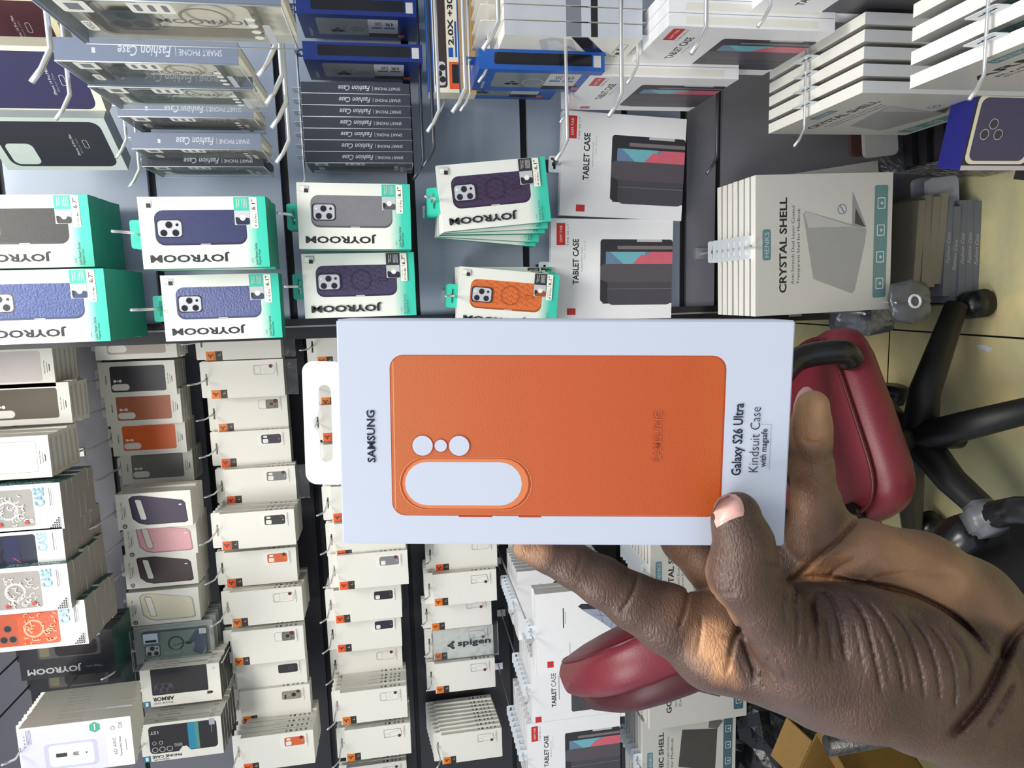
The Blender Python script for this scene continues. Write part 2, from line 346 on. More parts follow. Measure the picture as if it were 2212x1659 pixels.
def kind_tablet(key, style):
    W, H, D = .205, .262, .018
    k = carton(W, H, D, mat('pearl_card', (236, 236, 240), .30, noise=.02), None, mat('clear_tab', (215, 222, 228), .2), (.16, .022)); A = k['front']
    red = mat('red_sticker', (196, 44, 44), .4); blk = mat('tablet_print', (70, 68, 76), .42, noise=.08); blk2 = mat('tablet_print_fold', (58, 56, 64), .42); ed = mat('tablet_rim', (44, 42, 50), .35)
    if style == 'folio':
        A.text('TABLET CASE', .35, .775, .80, .825, INK, 0, .025); A.text('BUMPED IMPACT COVER', .48, .745, .72, .755, GREY); A.text('360 Stand', .6, .722, .78, .735, LGREY)
        A.rect(.115, -.0, .735, .0, INK) if 0 else None
        A.rect(.17, .0, .80, .60, ed, .006); A.rect(.155, .0, .23, .58, ed)
        A.rect(.775, .09, .80, .30, LGREY) ; A.rect(.70, .0, .735, .46, mat('stylus_print', (120, 112, 116), .35), .002)
        A.rect(.545, .0, .675, .555, mat('screen_blue', (100, 130, 160), .3, noise=.1)); A.poly([(.545, .40), (.675, .52), (.675, .22), (.60, .26), (.545, .30)], mat('screen_teal', (110, 176, 190), .3))
        A.poly([(.545, .0), (.545, .34), (.60, .30), (.65, .26), (.64, .22), (.675, .18), (.675, .0)], mat('screen_pink', (206, 98, 116), .3, noise=.1))
        A.rect(.14, .0, .55, .54, blk, .012); A.poly([(.37, .0), (.37, .54), (.40, .60), (.53, .60), (.555, .57), (.555, .0)], mat('tablet_print_mid', (84, 78, 86), .42)); A.rect(.30, .0, .305, .54, GREY)
        A.rect(.045, .80, .11, .87, red); A.rect(.74, .885, .955, .955, red); A.text('SAM TAB', .77, .91, .93, .93, WHITE); A.text('TAB S6 LT', .73, .858, .95, .872, GREY)
    elif style == 'plain':
        A.text('TABLET', .26, .74, .53, .79, INK, 0, .03); A.text('CASE', .55, .74, .74, .79, INK); A.rect(.36, .705, .70, .712, GREY)
        A.rect(.16, -.0, .93, .58, blk, .006); A.rect(.16, .0, .93, .03, blk); A.rect(.30, .1, .90, .105, blk2); A.rect(.30, .3, .90, .305, blk2)
        A.rect(.07, .90, .15, .965, red); A.rect(.80, .90, .97, .95, red)
    else:
        A.rect(.55, .735, .80, .745, INK); A.rect(.6, .72, .75, .725, GREY)
        A.poly([(.42, .22), (.80, .60), (.83, .57), (.78, .12), (.74, .10), (.64, .11)], ed); A.poly([(.44, .23), (.76, .57), (.72, .16), (.65, .14)], mat('window_blue', (150, 160, 182), .25, noise=.12))
        A.line((.50, .28), (.70, .25), .002, GREY); A.line((.57, .36), (.74, .40), .002, GREY); A.line((.60, .18), (.68, .45), .002, GREY); A.circ(.70, .17, .006, INK)
        A.rect(.07, .84, .15, .90, red); A.rect(.08, .68, .36, .684, GREY); A.circ(.08, .675, .003, INK)
    for i in range(1): k['right'].rect(.2, .1, .8, .9, CARDSIDE)
    KIND[key] = finish(k, 'carton')
kind_tablet('tab_folio', 'folio'); kind_tablet('tab_plain', 'plain'); kind_tablet('tab_window', 'window')
BADGE = mat('teal_grey_badge', (82, 128, 140), .4)
def kind_mac(key, title, style, sub=('Anti-Scratch Dual Layer Coated', 'Transparent Shell for MacBook')):
    W, H, D = .262, .285, .017
    g = mat('silver_card', (192, 191, 188), .3, noise=.02)
    k = carton(W, H, D, g, dict(top=mat('white_edge', (240, 238, 232), .4), right=mat('side_edge', (205, 208, 214), .4)), mat('clear_tab', (215, 222, 228), .2), (.17, .022)); A = k['front']
    A.rect(.40, .89, .62, .95, BADGE, .004); A.text('HENKS', .42, .903, .60, .936, LGREY)
    A.text(title, .16, .775, .84, .83, INK, 0, .028); A.text(sub[0], .22, .715, .78, .742, INK); A.text(sub[1], .22, .675, .76, .702, INK)
    if style == 'crystal':
        lt = mat('shell_print', (150, 150, 152), .3, noise=.04); A.poly([(.74, .64), (.72, .66), (.25, .58), (.13, .29), (.15, .27), (.50, .20), (.60, .19)], lt)
        A.poly([(.735, .635), (.725, .65), (.62, .62), (.62, .32), (.60, .24)], mat('shell_clear_print', (176, 176, 178), .3)); A.poly([(.61, .19), (.62, .30), (.87, .30), (.86, .295)], mat('base_print', (140, 142, 146), .3)); A.poly([(.61, .20), (.64, .28), (.75, .275)], mat('keys_print', (74, 68, 66), .4))
        A.ring(.745, .375, .0095, .0012, mat('blue_ink', (52, 90, 140), .4)); A.line((.72, .36), (.77, .39), .0015, mat('blue_ink', (52, 90, 140), .4))
    elif style == 'gothic':
        A.poly([(.26, .28), (.40, .60), (.86, .62), (.80, .28)], mat('gothic_print', (92, 84, 76), .4, noise=.06))
    else:
        A.poly([(.30, .22), (.40, .62), (.84, .58), (.80, .20)], mat('dark_shell_print', (64, 60, 62), .35, noise=.06)); A.poly([(.80, .20), (.82, .30), (.99, .28), (.88, .14)], mat('dark_base_print', (96, 92, 92), .35))
    A.rect(.09, .035, .91, .135, mat('icon_band', (96, 132, 136), .4) if style == 'crystal' else mat('icon_band_dark', (62, 92, 108), .4), .004)
    for i in range(4): A.rring(.155 + i * .195, .055, .235 + i * .195, .112, .002, .0012, WHITE); A.circ(.195 + i * .195, .08, .003, LGREY, 8)
    KIND[key] = finish(k, 'carton')
kind_mac('mac_crystal', 'CRYSTAL SHELL', 'crystal'); kind_mac('mac_gothic', 'GOTHIC SHELL', 'gothic', ('Slim Hybrid Ultra Light Protective', 'Cover for MacBook')); kind_mac('mac_gothic_open', 'GOTHIC SHELL', 'open', ('Slim Hybrid Ultra Light Protective', 'Cover for MacBook'))
kind_mac('mac_armor', 'ARMOR', 'open', ('Rubberised', 'Shock Dampening'))
def kind_fashion(key, dark=False, case=(150, 140, 126)):
    W, H, D = .100, .190, .0185 if dark else .024
    sp = mat('slate_spine' + ('_dark' if dark else ''), (52, 56, 66) if dark else (112, 122, 142), .35, noise=.04)
    tray = mat('tray_' + key, (40, 46, 52) if dark else (236, 230, 210), .4, noise=.06, scale=30)
    k = carton(W, H, D, tray, dict(front=tray, right=sp, left=sp, back=sp, bottom=mat('dark_base_card', (40, 42, 48), .4), top=mat('dark_base_card', (40, 42, 48), .4)), mat('clear_tab', (215, 222, 228), .2), (.35, .02))
    mb = k['mb']; mb.v.clear(); mb.f.clear(); mb.fm.clear(); mb.smooth.clear()
    mb.box((-W / 2 + .0011, D * .5, -H + .0002), (W / 2 - .0011, D, -.0042), tray); mb.box((-W / 2, D - .001, -H), (W / 2 - .0011, D + .0003, 0), sp); mb.box((W / 2 - .001, 0, -H), (W / 2, D, 0), sp); mb.box((-W / 2, D * .2, -H), (-W / 2 + .001, D, 0), mat('frost_side', (206, 208, 206), .4))
    mb.box((-W / 2 + .0011, 0, -.004), (W / 2 - .0011, D - .0011, 0), sp); R = k['right']; wm = mat('silver_foil', (196, 200, 210), .35, .2)
    R.text('SMART PHONE', .34, .09, .62, .33, wm, 90); R.rect(.3, .345, .7, .348, wm); R.text('Fashion Case', .26, .37, .74, .66, wm, 90, .01, .35)
    if not dark: R.rect(.36, .78, .60, .80, wm)
    A = Art(mb, (-W / 2, D * .5, -H), (1, 0, 0), (0, 0, 1), (0, -1, 0), W, H)
    A.text('JOYROOM', .22, .20, .36, .62, GREY, 90, .02); 
    c = MB(); cm = mat('bumper_' + key, case, .25, noise=.1); A2 = Art(c, (-W / 2, D * .30, -H), (1, 0, 0), (0, 0, 1), (0, -1, 0), W, H)
    pts = rr(-W * .40, -H * .86, W * .40, -H * .12, .012, 6); ins = rr(-W * .36, -H * .84, W * .36, -H * .14, .010, 6); n = len(pts)
    vs = [(x, D * .18, z) for x, z in pts] + [(x, D * .18, z) for x, z in ins] + [(x, D * .48, z) for x, z in pts] + [(x, D * .48, z) for x, z in ins]
    fs = []
    for i in range(n):
        j = (i + 1) % n; fs += [(i, j, n + j, n + i), (i, 2 * n + i, 2 * n + j, j), (n + i, n + j, 3 * n + j, 3 * n + i)]
    c.add(vs, fs, cm); A2.rring(.14, .60, .80, .84, .012, .0022, mat('lens_island', (120, 122, 126), .25, .3)); A2.rect(.20, .63, .60, .82, mat('lens_dark', (66, 72, 80), .2), .01); A2.circ(.30, .68, .008, INK); A2.circ(.30, .77, .008, INK); A2.circ(.48, .72, .008, INK); A2.ring(.5, .38, .021, .003, mat('magnet_ring', (150, 138, 120), .3), 32)
    k['parts'].append(('phone_case', c))
    g = MB(); fm = clear('clear_cover', (246, 248, 248), .02); e = .0004
    g.add([(-W / 2, -e, -H), (W / 2, -e, -H), (W / 2, -e, 0), (-W / 2, -e, 0)], [(0, 1, 2, 3)], fm); 
    t = mat('clear_edge', (196, 202, 208), .15)
    for a, b in (((-W / 2, -H), (W / 2, -H)), ((W / 2, -H), (W / 2, 0)), ((W / 2, 0), (-W / 2, 0)), ((-W / 2, 0), (-W / 2, -H))): g.tube([(a[0], -e, a[1]), (b[0], -e, b[1])], .0007, t, 6)
    G = Art(g, (-W / 2, -e, -H), (1, 0, 0), (0, 0, 1), (0, -1, 0), W, H); G.k = 6
    G.rect(.76, .46, .97, .64, WHITE, .003)
    for i in range(3): G.rect(.80, .48 + i * .055, .93, .505 + i * .055, GREY, .002)
    G.rect(.74, .80, .97, .92, WHITE, .002); G.rect(.79, .83, .92, .89, GREY); G.rect(.34, .855, .56, .905, WHITE, .004); G.text('MOBILE', .37, .865, .53, .895, INK)
    for i in range(4): G.circ(.28 + i * .14, .16, .0042, WHITE)
    G.rect(.12, .085, .60, .12, LGREY, .002)
    k['parts'].append(('clear_cover', g)); KIND[key] = finish(k, 'carton')
kind_fashion('fashion'); kind_fashion('fashion_green', case=(74, 92, 92)); kind_fashion('fashion_dark', True, (40, 44, 50))
BLUE = mat('royal_blue_card', (28, 84, 168), .35, noise=.04)
def kind_blue(key, dark=False):
    W, H, D = .115, .205, .030; bl = mat('deep_blue_card', (20, 42, 110), .35) if dark else BLUE
    k = carton(W, H, D, bl, None, bl, (.35, .02)); A = k['front']
    A.rect(.20, .42, .86, .86, mat('window_grey', (118, 124, 126), .2, noise=.15, scale=25), .005); A.circ(.36, .66, .006, INK); A.circ(.36, .72, .006, INK); A.circ(.45, .69, .004, INK); A.ring(.45, .52, .018, .0012, LGREY, 28)
    A.rect(.30, .16, .86, .42, LGREY); A.text('2.6X', .60, .30, .75, .36, INK, 90, .02); A.text('4.9ft', .60, .20, .75, .27, INK, 90, .02); A.rect(.50, .30, .56, .39, BLUE); A.rect(.50, .19, .56, .28, BLUE)
    A.rect(.14, .12, .30, .42, INK); A.rect(.14, .10, .26, .16, mat('orange_spot', (220, 90, 40), .4))
    A.text('catalyst', .20, .90, .30, .95, LGREY) if 0 else A.text('catalyst', .12, .905, .45, .945, WHITE)
    R = k['right']; R.rect(.25, .10, .85, .88, mat('black_window', (22, 22, 28), .15), .003); R.rect(.2, .03, .8, .09, LGREY)
    KIND[key] = finish(k, 'carton')
kind_blue('blue'); kind_blue('blue_dark', True)
def kind_misc():
    # tan carton with a phone picture
    W, H, D = .20, .085, .04; tan = mat('tan_card', (186, 150, 92), .45); k = carton(W, H, D, mat('ivory_card', (228, 222, 204), .42), dict(top=BLUE), tan, None)
    A = k['front']; A.rect(0, .88, 1, 1, BLUE); A.text('CATALYST', .30, .91, .62, .97, WHITE)
    A.rect(.04, .60, .80, .86, mat('umber_print', (58, 46, 42), .4), .006); A.rect(.06, .64, .26, .82, LGREY, .005)
    for a_, b_ in ((.11, .70), (.16, .77), (.21, .70)): A.circ(a_, b_, .0055, INK)
    A.text('2.0X', .40, .44, .62, .56, INK, 0, .03); A.text('+30%', .64, .44, .86, .56, INK, 0, .03); A.rect(.30, .46, .38, .56, BLUE); A.rect(.30, .38, .60, .42, BLUE)
    A.rect(.03, .34, .26, .56, mat('orange_spot', (220, 90, 40), .4)); A.rect(.08, .34, .24, .50, INK); A.rect(0, .33, 1, .36, BLUE); A.rect(0, 0, 1, .33, tan)
    for i in range(5): A.rect(.35, .04 + i * .055, .95, .055 + i * .055, mat('tan_line', (150, 118, 70), .5))
    KIND['tan'] = finish(k, 'carton')
    # screen protector kit
    W, H, D = .130, .215, .020; k = carton(W, H, D, mat('ivory_white', (238, 236, 228), .4), dict(right=mat('grey_side', (188, 192, 202), .4)), WHITE, (.98, .035)); A = k['front']
    A.rect(0, .78, .16, .97, ORR); A.rect(0, .68, .16, .78, BRL); dots_logo(A, .08, .9, .0042, BRL)
    A.poly([(.16, .46), (.22, .62), (.86, .74), (.95, .66), (.9, .5), (.34, .36)], mat('clear_tray_print', (206, 208, 212), .25)); A.poly([(.26, .47), (.30, .58), (.84, .68), (.86, .60), (.38, .42)], mat('clear_tray_in', (226, 228, 230), .2))
    A.poly([(.30, .26), (.98, .52), (.99, .40), (.42, .16), (.30, .20)], mat('black_glass_print', (38, 34, 44), .2)); A.poly([(.28, .36), (.44, .40), (.60, .38), (.40, .27)], WHITE)
    A.text('GLAS.tR', .05, .11, .42, .14, LGREY); A.text('EZ FIT', .05, .065, .42, .10, INK, 0, .03); A.rect(.45, .065, .53, .10, INK); A.rring(.50, .06, .80, .13, .001, .0007, INK) ; A.text('1', .60, .075, .66, .12, INK, 0, .05)
    R = k['right']; R.rect(0, .45, 1, .56, mat('side_window', (120, 124, 134), .3)); R.rect(0, .33, 1, .38, INK)
    KIND['ezfit'] = finish(k, 'carton')
    # iridescent window cartons
    holo = mat('holo_foil', (150, 200, 235), .18, .3, noise=.5, scale=18)
    for key, base, sw in (('holo_white', (176, 172, 168), (236, 234, 232)), ('holo_navy', (46, 48, 72), (30, 32, 50)), ('holo_red', (176, 170, 166), (232, 228, 226)), ('holo_orange', (226, 104, 70), (240, 196, 160))):
        W, H, D = .104, .200, .026; g = mat('green_side_card', (34, 92, 84), .35); k = carton(W, H, D, mat('bright_white', (242, 242, 244), .35), dict(right=g, bottom=mat('box_bottom_grey', (150, 148, 142), .5, noise=.1, scale=200)), WHITE, (.4, .018)); A = k['front']
        A.rect(.10, .28, .90, .92, mat('window_' + key, base, .2, noise=.1), .006); sm = mat('swirl_' + key, sw, .2)
        A.rect(.12, .70, .74, .91, mat('island_' + key, tuple(int(c * .9) for c in base), .25), .008)
        for a, b in ((.26, .76), (.26, .85), (.50, .80)): A.circ(a, b, .0082, mat('lens_ring', (90, 90, 98), .3)); A.circ(a, b, .0068, INK)
        A.ring(.46, .54, .021, .0042, sm, 32)
        rnd = random.Random(key)
        if key != 'holo_navy':
            for i in range(36):
                a = rnd.uniform(.14, .80); b = rnd.uniform(.31, .66); th = rnd.uniform(0, 3); L = rnd.uniform(.03, .07)
                pts = []
                for q in range(6): t = q / 5; pts.append((a + L * t * math.cos(th + t * 2) * 1.6, b + L * t * math.sin(th + t * 2)))
                for p, q in zip(pts, pts[1:]):
                    if .12 < q[0] < .87 and .29 < q[1] < .69 and .12 < p[0] < .87: A.line(p, q, .0024, sm)
            if key in ('holo_white', 'holo_red'):
                for a, b in ((.18, .62), (.20, .36)): A.circ(a, b, .0045, mat('red_drop', (206, 70, 50), .35))
        else: A.rect(.13, .45, .86, .60, mat('navy_gloss', (60, 62, 96), .08), .004); A.line((.3, .45), (.42, .52), .001, ORR)
        A.text('CASE', .52, .165, .93, .265, holo, 90 if 0 else 0, .02); A.text('CASE', .52, .165, .93, .265, holo, 0, .0)
        A.rect(.52, .10, .9, .108, GREY); A.rect(.52, .08, .8, .086, LGREY)
        for i in range(5):
            for j in range(i + 1): A.circ(.06 + .045 * j, .14 - .02 * (i - 0) + .0 * j + .02 * (4 - i) * 0, .0019, INK, 8) if 0 else A.rect(.04 + j * .05, .03 + (4 - i) * .022, .07 + j * .05, .045 + (4 - i) * .022, INK)
        R = k['right']; R.text('PHONE CASE', .2, .10, .8, .62, mat('foil_white', (200, 215, 215), .3), 90)
        KIND[key] = finish(k, 'carton')
    # black window carton
    W, H, D = .112, .215, .028; k = carton(W, H, D, mat('black_gloss_card', (34, 35, 44), .38, noise=.05), dict(bottom=mat('teal_black_bottom', (18, 70, 62), .3), right=mat('black_gloss_card', (34, 35, 44), .18)), INK, (.35, .02)); A = k['front']
    A.rect(.45, .14, .86, .80, mat('smoke_window', (92, 90, 92), .25, noise=.2, scale=25), .006); A.rect(.48, .17, .83, .62, mat('smoke_print', (58, 52, 56), .15), .012); A.rect(.50, .68, .80, .78, mat('khaki_print', (128, 124, 98), .2), .004)
    A.text('JOYROOM', .10, .36, .28, .93, LGREY, 90, .035); A.text('Magnetic', .15, .14, .22, .32, GREY, 90)
    KIND['black_window'] = finish(k, 'carton')
    # glass protector carton
    W, H, D = .105, .205, .016; k = carton(W, H, D, mat('lilac_white', (232, 231, 240), .35), dict(right=mat('grey_flap', (176, 174, 164), .45, noise=.03), bottom=CARDSIDE), WHITE, (1.0, .012)); A = k['front']
    A.rect(0, .24, 1, 1, mat('pale_lilac_print', (208, 208, 234), .3)); A.rect(.10, .32, .62, .80, mat('tray_lilac', (190, 192, 216), .2), .008); A.rect(.14, .36, .58, .76, mat('tray_lilac_in', (216, 217, 236), .2), .007)
    A.rect(.30, .40, .44, .72, WHITE, .006); A.rect(.33, .60, .41, .70, INK, .001)
    for i in range(5): A.poly([(.33, .55 + .01 * i - .06), (.37, .565 + .01 * i - .06), (.41, .55 + .01 * i - .06), (.41, .557 + .01 * i - .06), (.37, .572 + .01 * i - .06), (.33, .557 + .01 * i - .06)], INK)
    A.circ(.37, .425, .0018, INK)
    hexm = mat('green_hexagon', (46, 158, 128), .35); A.poly([(.86 + .11 * math.cos(1.0472 * i) * 1, .33 + .055 * math.sin(1.0472 * i)) for i in range(6)], hexm); A.rect(.80, .325, .92, .335, WHITE)
    for i in range(4): A.text('x', .60 + i * .07, .955, .63 + i * .07, .965, INK); A.rect(.66, .90 + i * .012, .95, .903 + i * .012, GREY)
    A.text('Tempered Glass', .20, .10, .62, .125, INK); A.text('6D ARC', .25, .15, .60, .18, GREY); A.rect(.30, .06, .55, .065, GREY); A.text('OK', .78, .08, .92, .12, GREY); A.ring(.80, .17, .004, .0008, INK)
    R = k['right']; R.text('Tempered Glass', .3, .45, .7, .70, GREY, 90)
    KIND['glass'] = finish(k, 'carton')
    # rugged case carton
    bad = mat('teal_blue_badge', (40, 118, 150), .4)
    for key in ('armor', 'premium'):
        W, H, D = .104, .196, .020; k = carton(W, H, D, WHITE, dict(bottom=mat('black_bottom', (44, 42, 40), .5, noise=.1, scale=200), right=CARDSIDE), WHITE, (.3, .016) if key == 'armor' else None); A = k['front']
        A.rect(.0, .90, .16, 1.0, bad); A.rect(.03, .93, .13, .965, WHITE) ; bp = mat('rugged_black', (40, 38, 42), .3, noise=.1)
        if key == 'armor':
            A.rect(.30, .16, 1.0, .87, bp, .003); A.rect(.36, .60, .60, .84, mat('rugged_lens', (74, 72, 84), .3), .010)
            for a, b in ((.42, .80), (.42, .72), (.42, .64), (.53, .77), (.53, .69)): A.circ(a, b, .006, INK); A.circ(a, b, .0042, mat('lens_violet', (60, 54, 76), .15))
            A.text('ARMOR', .14, .60, .25, .87, INK, 180 if 0 else 90, .04); A.text('PHONE CASE', .06, .62, .11, .86, INK, 90); A.poly([(.20, .18), (.27, .18), (.27, .12), (.235, .10), (.20, .12)], INK); A.rect(.18, .15, .21, .19, mat('gold_ink', (206, 160, 70), .3))
        else:
            A.rect(.20, .06, .93, .90, bp, .010); A.poly([(.20, .55), (.20, .40), (.32, .45), (.32, .50)], WHITE)
            for a, b in ((.30, .84), (.30, .75), (.30, .66), (.48, .84), (.48, .76)): A.circ(a, b, .0075 if a < .4 else .005, LGREY); A.circ(a, b, .0060 if a < .4 else .0038, INK)
            A.rect(.22, .33, .92, .42, mat('cyan_band', (36, 140, 176), .35)); A.rect(.22, .285, .92, .33, mat('green_band', (86, 150, 140), .35)); A.text('1ST', .72, .78, .80, .88, LGREY, 90, .02); A.rect(.60, .12, .80, .13, GREY); A.text('KIND', .34, .50, .42, .60, LGREY, 0)
            A.text('PHONE CASE', .08, .52, .15, .88, INK, 90, .03); A.text('PREMIUM', .02, .68, .06, .86, INK, 90); A.rect(.80, .08, .97, .15, mat('grey_badge', (176, 178, 192), .35), .002)
        R = k['right']; R.text('Premium Case', .3, .55, .7, .84, INK, 90); R.ring(.5, .12, .005, .0012, INK)
        KIND[key] = finish(k, 'carton')
    # clear carton with a printed phone case inside
    W, H, D = .112, .200, .030; k = carton(W, H, D, mat('frost_back', (182, 186, 182), .4), None, WHITE, (.3, .012)); mb = k['mb']
    for L in (mb.v, mb.f, mb.fm, mb.smooth): L.clear()
    mb.box((-W / 2 + .0011, D * .85, -H), (W / 2, D, 0), mat('frost_back', (182, 186, 182), .4)); mb.box((-W / 2, 0, -H), (-W / 2 + .001, D, 0), mat('frost_side', (206, 208, 206), .4))
    A = Art(mb, (-W / 2, D * .85, -H), (1, 0, 0), (0, 0, 1), (0, -1, 0), W, H); A.text('PHONE CASE', .05, .45, .13, .86, GREY, 90)
    c = MB(); A = Art(c, (-W / 2, D * .4, -H), (1, 0, 0), (0, 0, 1), (0, -1, 0), W, H); c.box((-W * .33, D * .4, -H * .92), (W * .36, D * .75, -H * .12), mat('slate_case', (84, 94, 116), .3))
    A.rect(.19, .09, .86, .88, mat('sage_print', (132, 152, 140), .3, noise=.25, scale=16), .010); A.poly([(.19, .15), (.4, .09), (.84, .09), (.84, .2), (.6, .3), (.5, .22), (.3, .26)], mat('slate_print', (78, 90, 118), .3)); lens3(A, .26, .66, .56, .86)
    A.ring(.55, .46, .0205, .0042, mat('slate_ring', (44, 56, 66), .3), 32); A.rect(.50, .26, .56, .34, INK, .003); A.text('NEW YORK', .28, .42, .36, .62, LGREY, 90); A.text('CITY', .38, .42, .44, .52, LGREY, 90); A.line((.6, .2), (.5, .5), .002, mat('slate_ring', (44, 56, 66), .3))
    k['parts'].append(('phone_case', c)); g = MB(); g.box((-W / 2, -.0004, -H), (W / 2, 0, 0), clear('clear_cover', (246, 248, 248), .02)); t = mat('clear_edge', (196, 202, 208), .15)
    for a, b in (((-W / 2, -H), (W / 2, -H)), ((W / 2, -H), (W / 2, 0)), ((W / 2, 0), (-W / 2, 0)), ((-W / 2, 0), (-W / 2, -H))): g.tube([(a[0], 0, a[1]), (b[0], 0, b[1])], .0008, t, 6)
    G = Art(g, (-W / 2, -.0005, -H), (1, 0, 0), (0, 0, 1), (0, -1, 0), W, H); G.rect(.66, .66, .90, .84, mat('pastel_label', (196, 210, 232), .3)); G.rect(.68, .68, .74, .82, INK); G.rect(.78, .05, .92, .14, LGREY, .002)
    k['parts'].append(('clear_cover', g)); KIND['clear_print'] = finish(k, 'carton')
    # silicone case cartons
    for key, base, col, win in (('apple_navy', (232, 222, 190), (30, 28, 72), 0), ('apple_maroon', (230, 220, 186), (62, 22, 34), 0), ('apple_black', (178, 188, 186), (32, 32, 44), 1)):
        W, H, D = .104, .185, .030; k = carton(W, H, D, mat('card_' + key, base, .4), dict(right=mat('cardside_' + key, tuple(int(c * .8) for c in base), .4), bottom=mat('cardside_' + key, tuple(int(c * .8) for c in base), .4)), WHITE, (.3, .018)); A = k['front']
        A.rect(.08, .06, .93, .93, mat('silicone_' + key, col, .65, noise=.06), .014)
        if win: A.rect(.12, .68, .52, .90, mat('card_' + key, base, .4), .009)
        A.text('iPhone 14 Pro Max', .32, .30, .36, .50, LGREY, 0) if 0 else A.text('iPhone 14 Pro Max', .30, .33, .70, .352, LGREY)
        A.text('Silicone Case', .34, .30, .62, .318, GREY); A.rring(.44, .225, .60, .265, .003, .0006, LGREY)
        KIND[key] = finish(k, 'carton')
    W, H, D = .100, .19, .022; k = carton(W, H, D, mat('slate_box', (112, 116, 128), .4, noise=.04), None, WHITE, None); R = k['right']; R.text('Fashion Case', .3, .4, .7, .7, LGREY, 90, 0, .35); R2 = k['bottom']; KIND['slate_box'] = finish(k, 'carton')
kind_misc()
# ---------------------------------------------------------------- room
WA, WR, WL = 1.42, .80, 2.16          # upper-right back wall, right wall, recessed back wall
XE = at(640, 702, WA).x               # free end of the nearer back wall
def zof(px, py, Y): return at(px, py, Y).z
def slat(name, x0, x1, Y, zs, mats, rot=None, gap=.015, depth=.03):
    """slotted display boards: dark backing plus one slab between each pair of grooves"""
    mb = MB(); dk = mat('groove_black', (16, 16, 20), .6); zs = sorted(zs)
    def bx(a, b, m): mb.box(a, b, m, T=rot)
    bx((x0, Y + .010, zs[0]), (x1, Y + depth, zs[-1]), dk)
    for i, (a, b) in enumerate(zip(zs, zs[1:])):
        bx((x0, Y, a + gap / 2), (x1, Y + .012, b - gap / 2), mats(i, a))
    return tag(link(name, mb.mesh(name)), kind='structure')
PUP = mat('light_grey_board', (158, 170, 188), .42, noise=.05, scale=5); PLO = mat('dark_grey_board', (114, 114, 122), .42, noise=.14, scale=6, bump=.1, bscale=40)
PDK = mat('charcoal_board', (48, 46, 52), .45, noise=.12, scale=6)
PRE = mat('mid_grey_board', (120, 120, 130), .38, noise=.06, scale=6)
gr = [zof(p, 420, WA) for p in (3, 330, 617, 889, 1134, 1350, 1476, 1552)]
slat('wall_back', XE, WR, WA, [0.0] + gr + [gr[0] + .26, gr[0] + .52, gr[0] + .78, 2.66], lambda i, a: PUP if a > gr[6] - .01 else PLO)
g2 = [zof(p, 1400, WL) for p in (92, 292, 490, 705, 893, 1105, 1337)]
slat('wall_recess', -2.4, XE - .002, WL, [0.0, .2] + g2 + [g2[0] + .26, g2[0] + .52, g2[0] + .78, 2.66], lambda i, a: PRE if a > g2[2] - .01 else PDK)
RT = Matrix(((0, 1, 0, 0), (-1, 0, 0, 0), (0, 0, 1, 0), (0, 0, 0, 1)))
slat('wall_right', -WA + .001, 1.2, WR, [0.0] + gr + [gr[0] + .26, gr[0] + .52, gr[0] + .78, 2.66], lambda i, a: PUP if a > gr[6] - .01 else PLO, rot=RT)
mb = MB(); dk = mat('black_trim', (20, 20, 24), .35); mb.box((XE - .004, WA - .012, 0), (XE + .012, WA + .03, 2.66), dk); mb.box((XE - .030, WA + .03, 0), (XE, WL + .03, 2.66), dk); mb.box((XE - .0045, WA - .014, 0), (XE - .001, WA + .005, 2.66), mat('aluminium_strip', (150, 150, 156), .3, .9))
tag(link('trim_1', mb.mesh('trim_1')), kind='structure')
# floor of polished stone tiles
fm = mat('stone_tiles', (150, 144, 104), .22, noise=.3, scale=3.0); nt = fm.node_tree; b = nt.nodes['Principled BSDF']
tc = nt.nodes.new('ShaderNodeTexCoord'); n1 = nt.nodes.new('ShaderNodeTexNoise'); n1.inputs['Scale'].default_value = 3.2; n1.inputs['Detail'].default_value = 6; n1.inputs['Distortion'].default_value = .8
cr = nt.nodes.new('ShaderNodeValToRGB'); e = cr.color_ramp.elements; e[0].position = .35; e[0].color = srgb((176, 176, 142)) + (1,); e[1].position = .68; e[1].color = srgb((248, 224, 166)) + (1,); q = e.new(.52); q.color = srgb((208, 200, 154)) + (1,)
br = nt.nodes.new('ShaderNodeTexBrick'); br.inputs['Scale'].default_value = 1; br.inputs['Brick Width'].default_value = .62; br.inputs['Row Height'].default_value = .62; br.inputs['Mortar Size'].default_value = .0022; br.offset = 0
mp = nt.nodes.new('ShaderNodeMapping'); mp.inputs['Location'].default_value = (.12, .28, 0)
br.inputs['Mortar'].default_value = (.006, .006, .005, 1); nt.links.new(tc.outputs['Object'], mp.inputs[0]); nt.links.new(mp.outputs[0], br.inputs['Vector']); nt.links.new(tc.outputs['Object'], n1.inputs['Vector']); nt.links.new(n1.outputs['Fac'], cr.inputs[0])
nt.links.new(cr.outputs[0], br.inputs['Color1']); nt.links.new(cr.outputs[0], br.inputs['Color2']); nt.links.new(br.outputs['Color'], b.inputs['Base Color'])
mb = MB(); mb.box((-2.6, -1.6, -.05), (WR + .1, WL + .05, 0), fm); tag(link('floor', mb.mesh('floor')), kind='structure')
mb = MB(); mb.box((-2.6, -1.6, 2.66), (WR + .1, WL + .05, 2.72), mat('ceiling_paint', (225, 225, 222), .8)); tag(link('ceiling', mb.mesh('ceiling')), kind='structure')

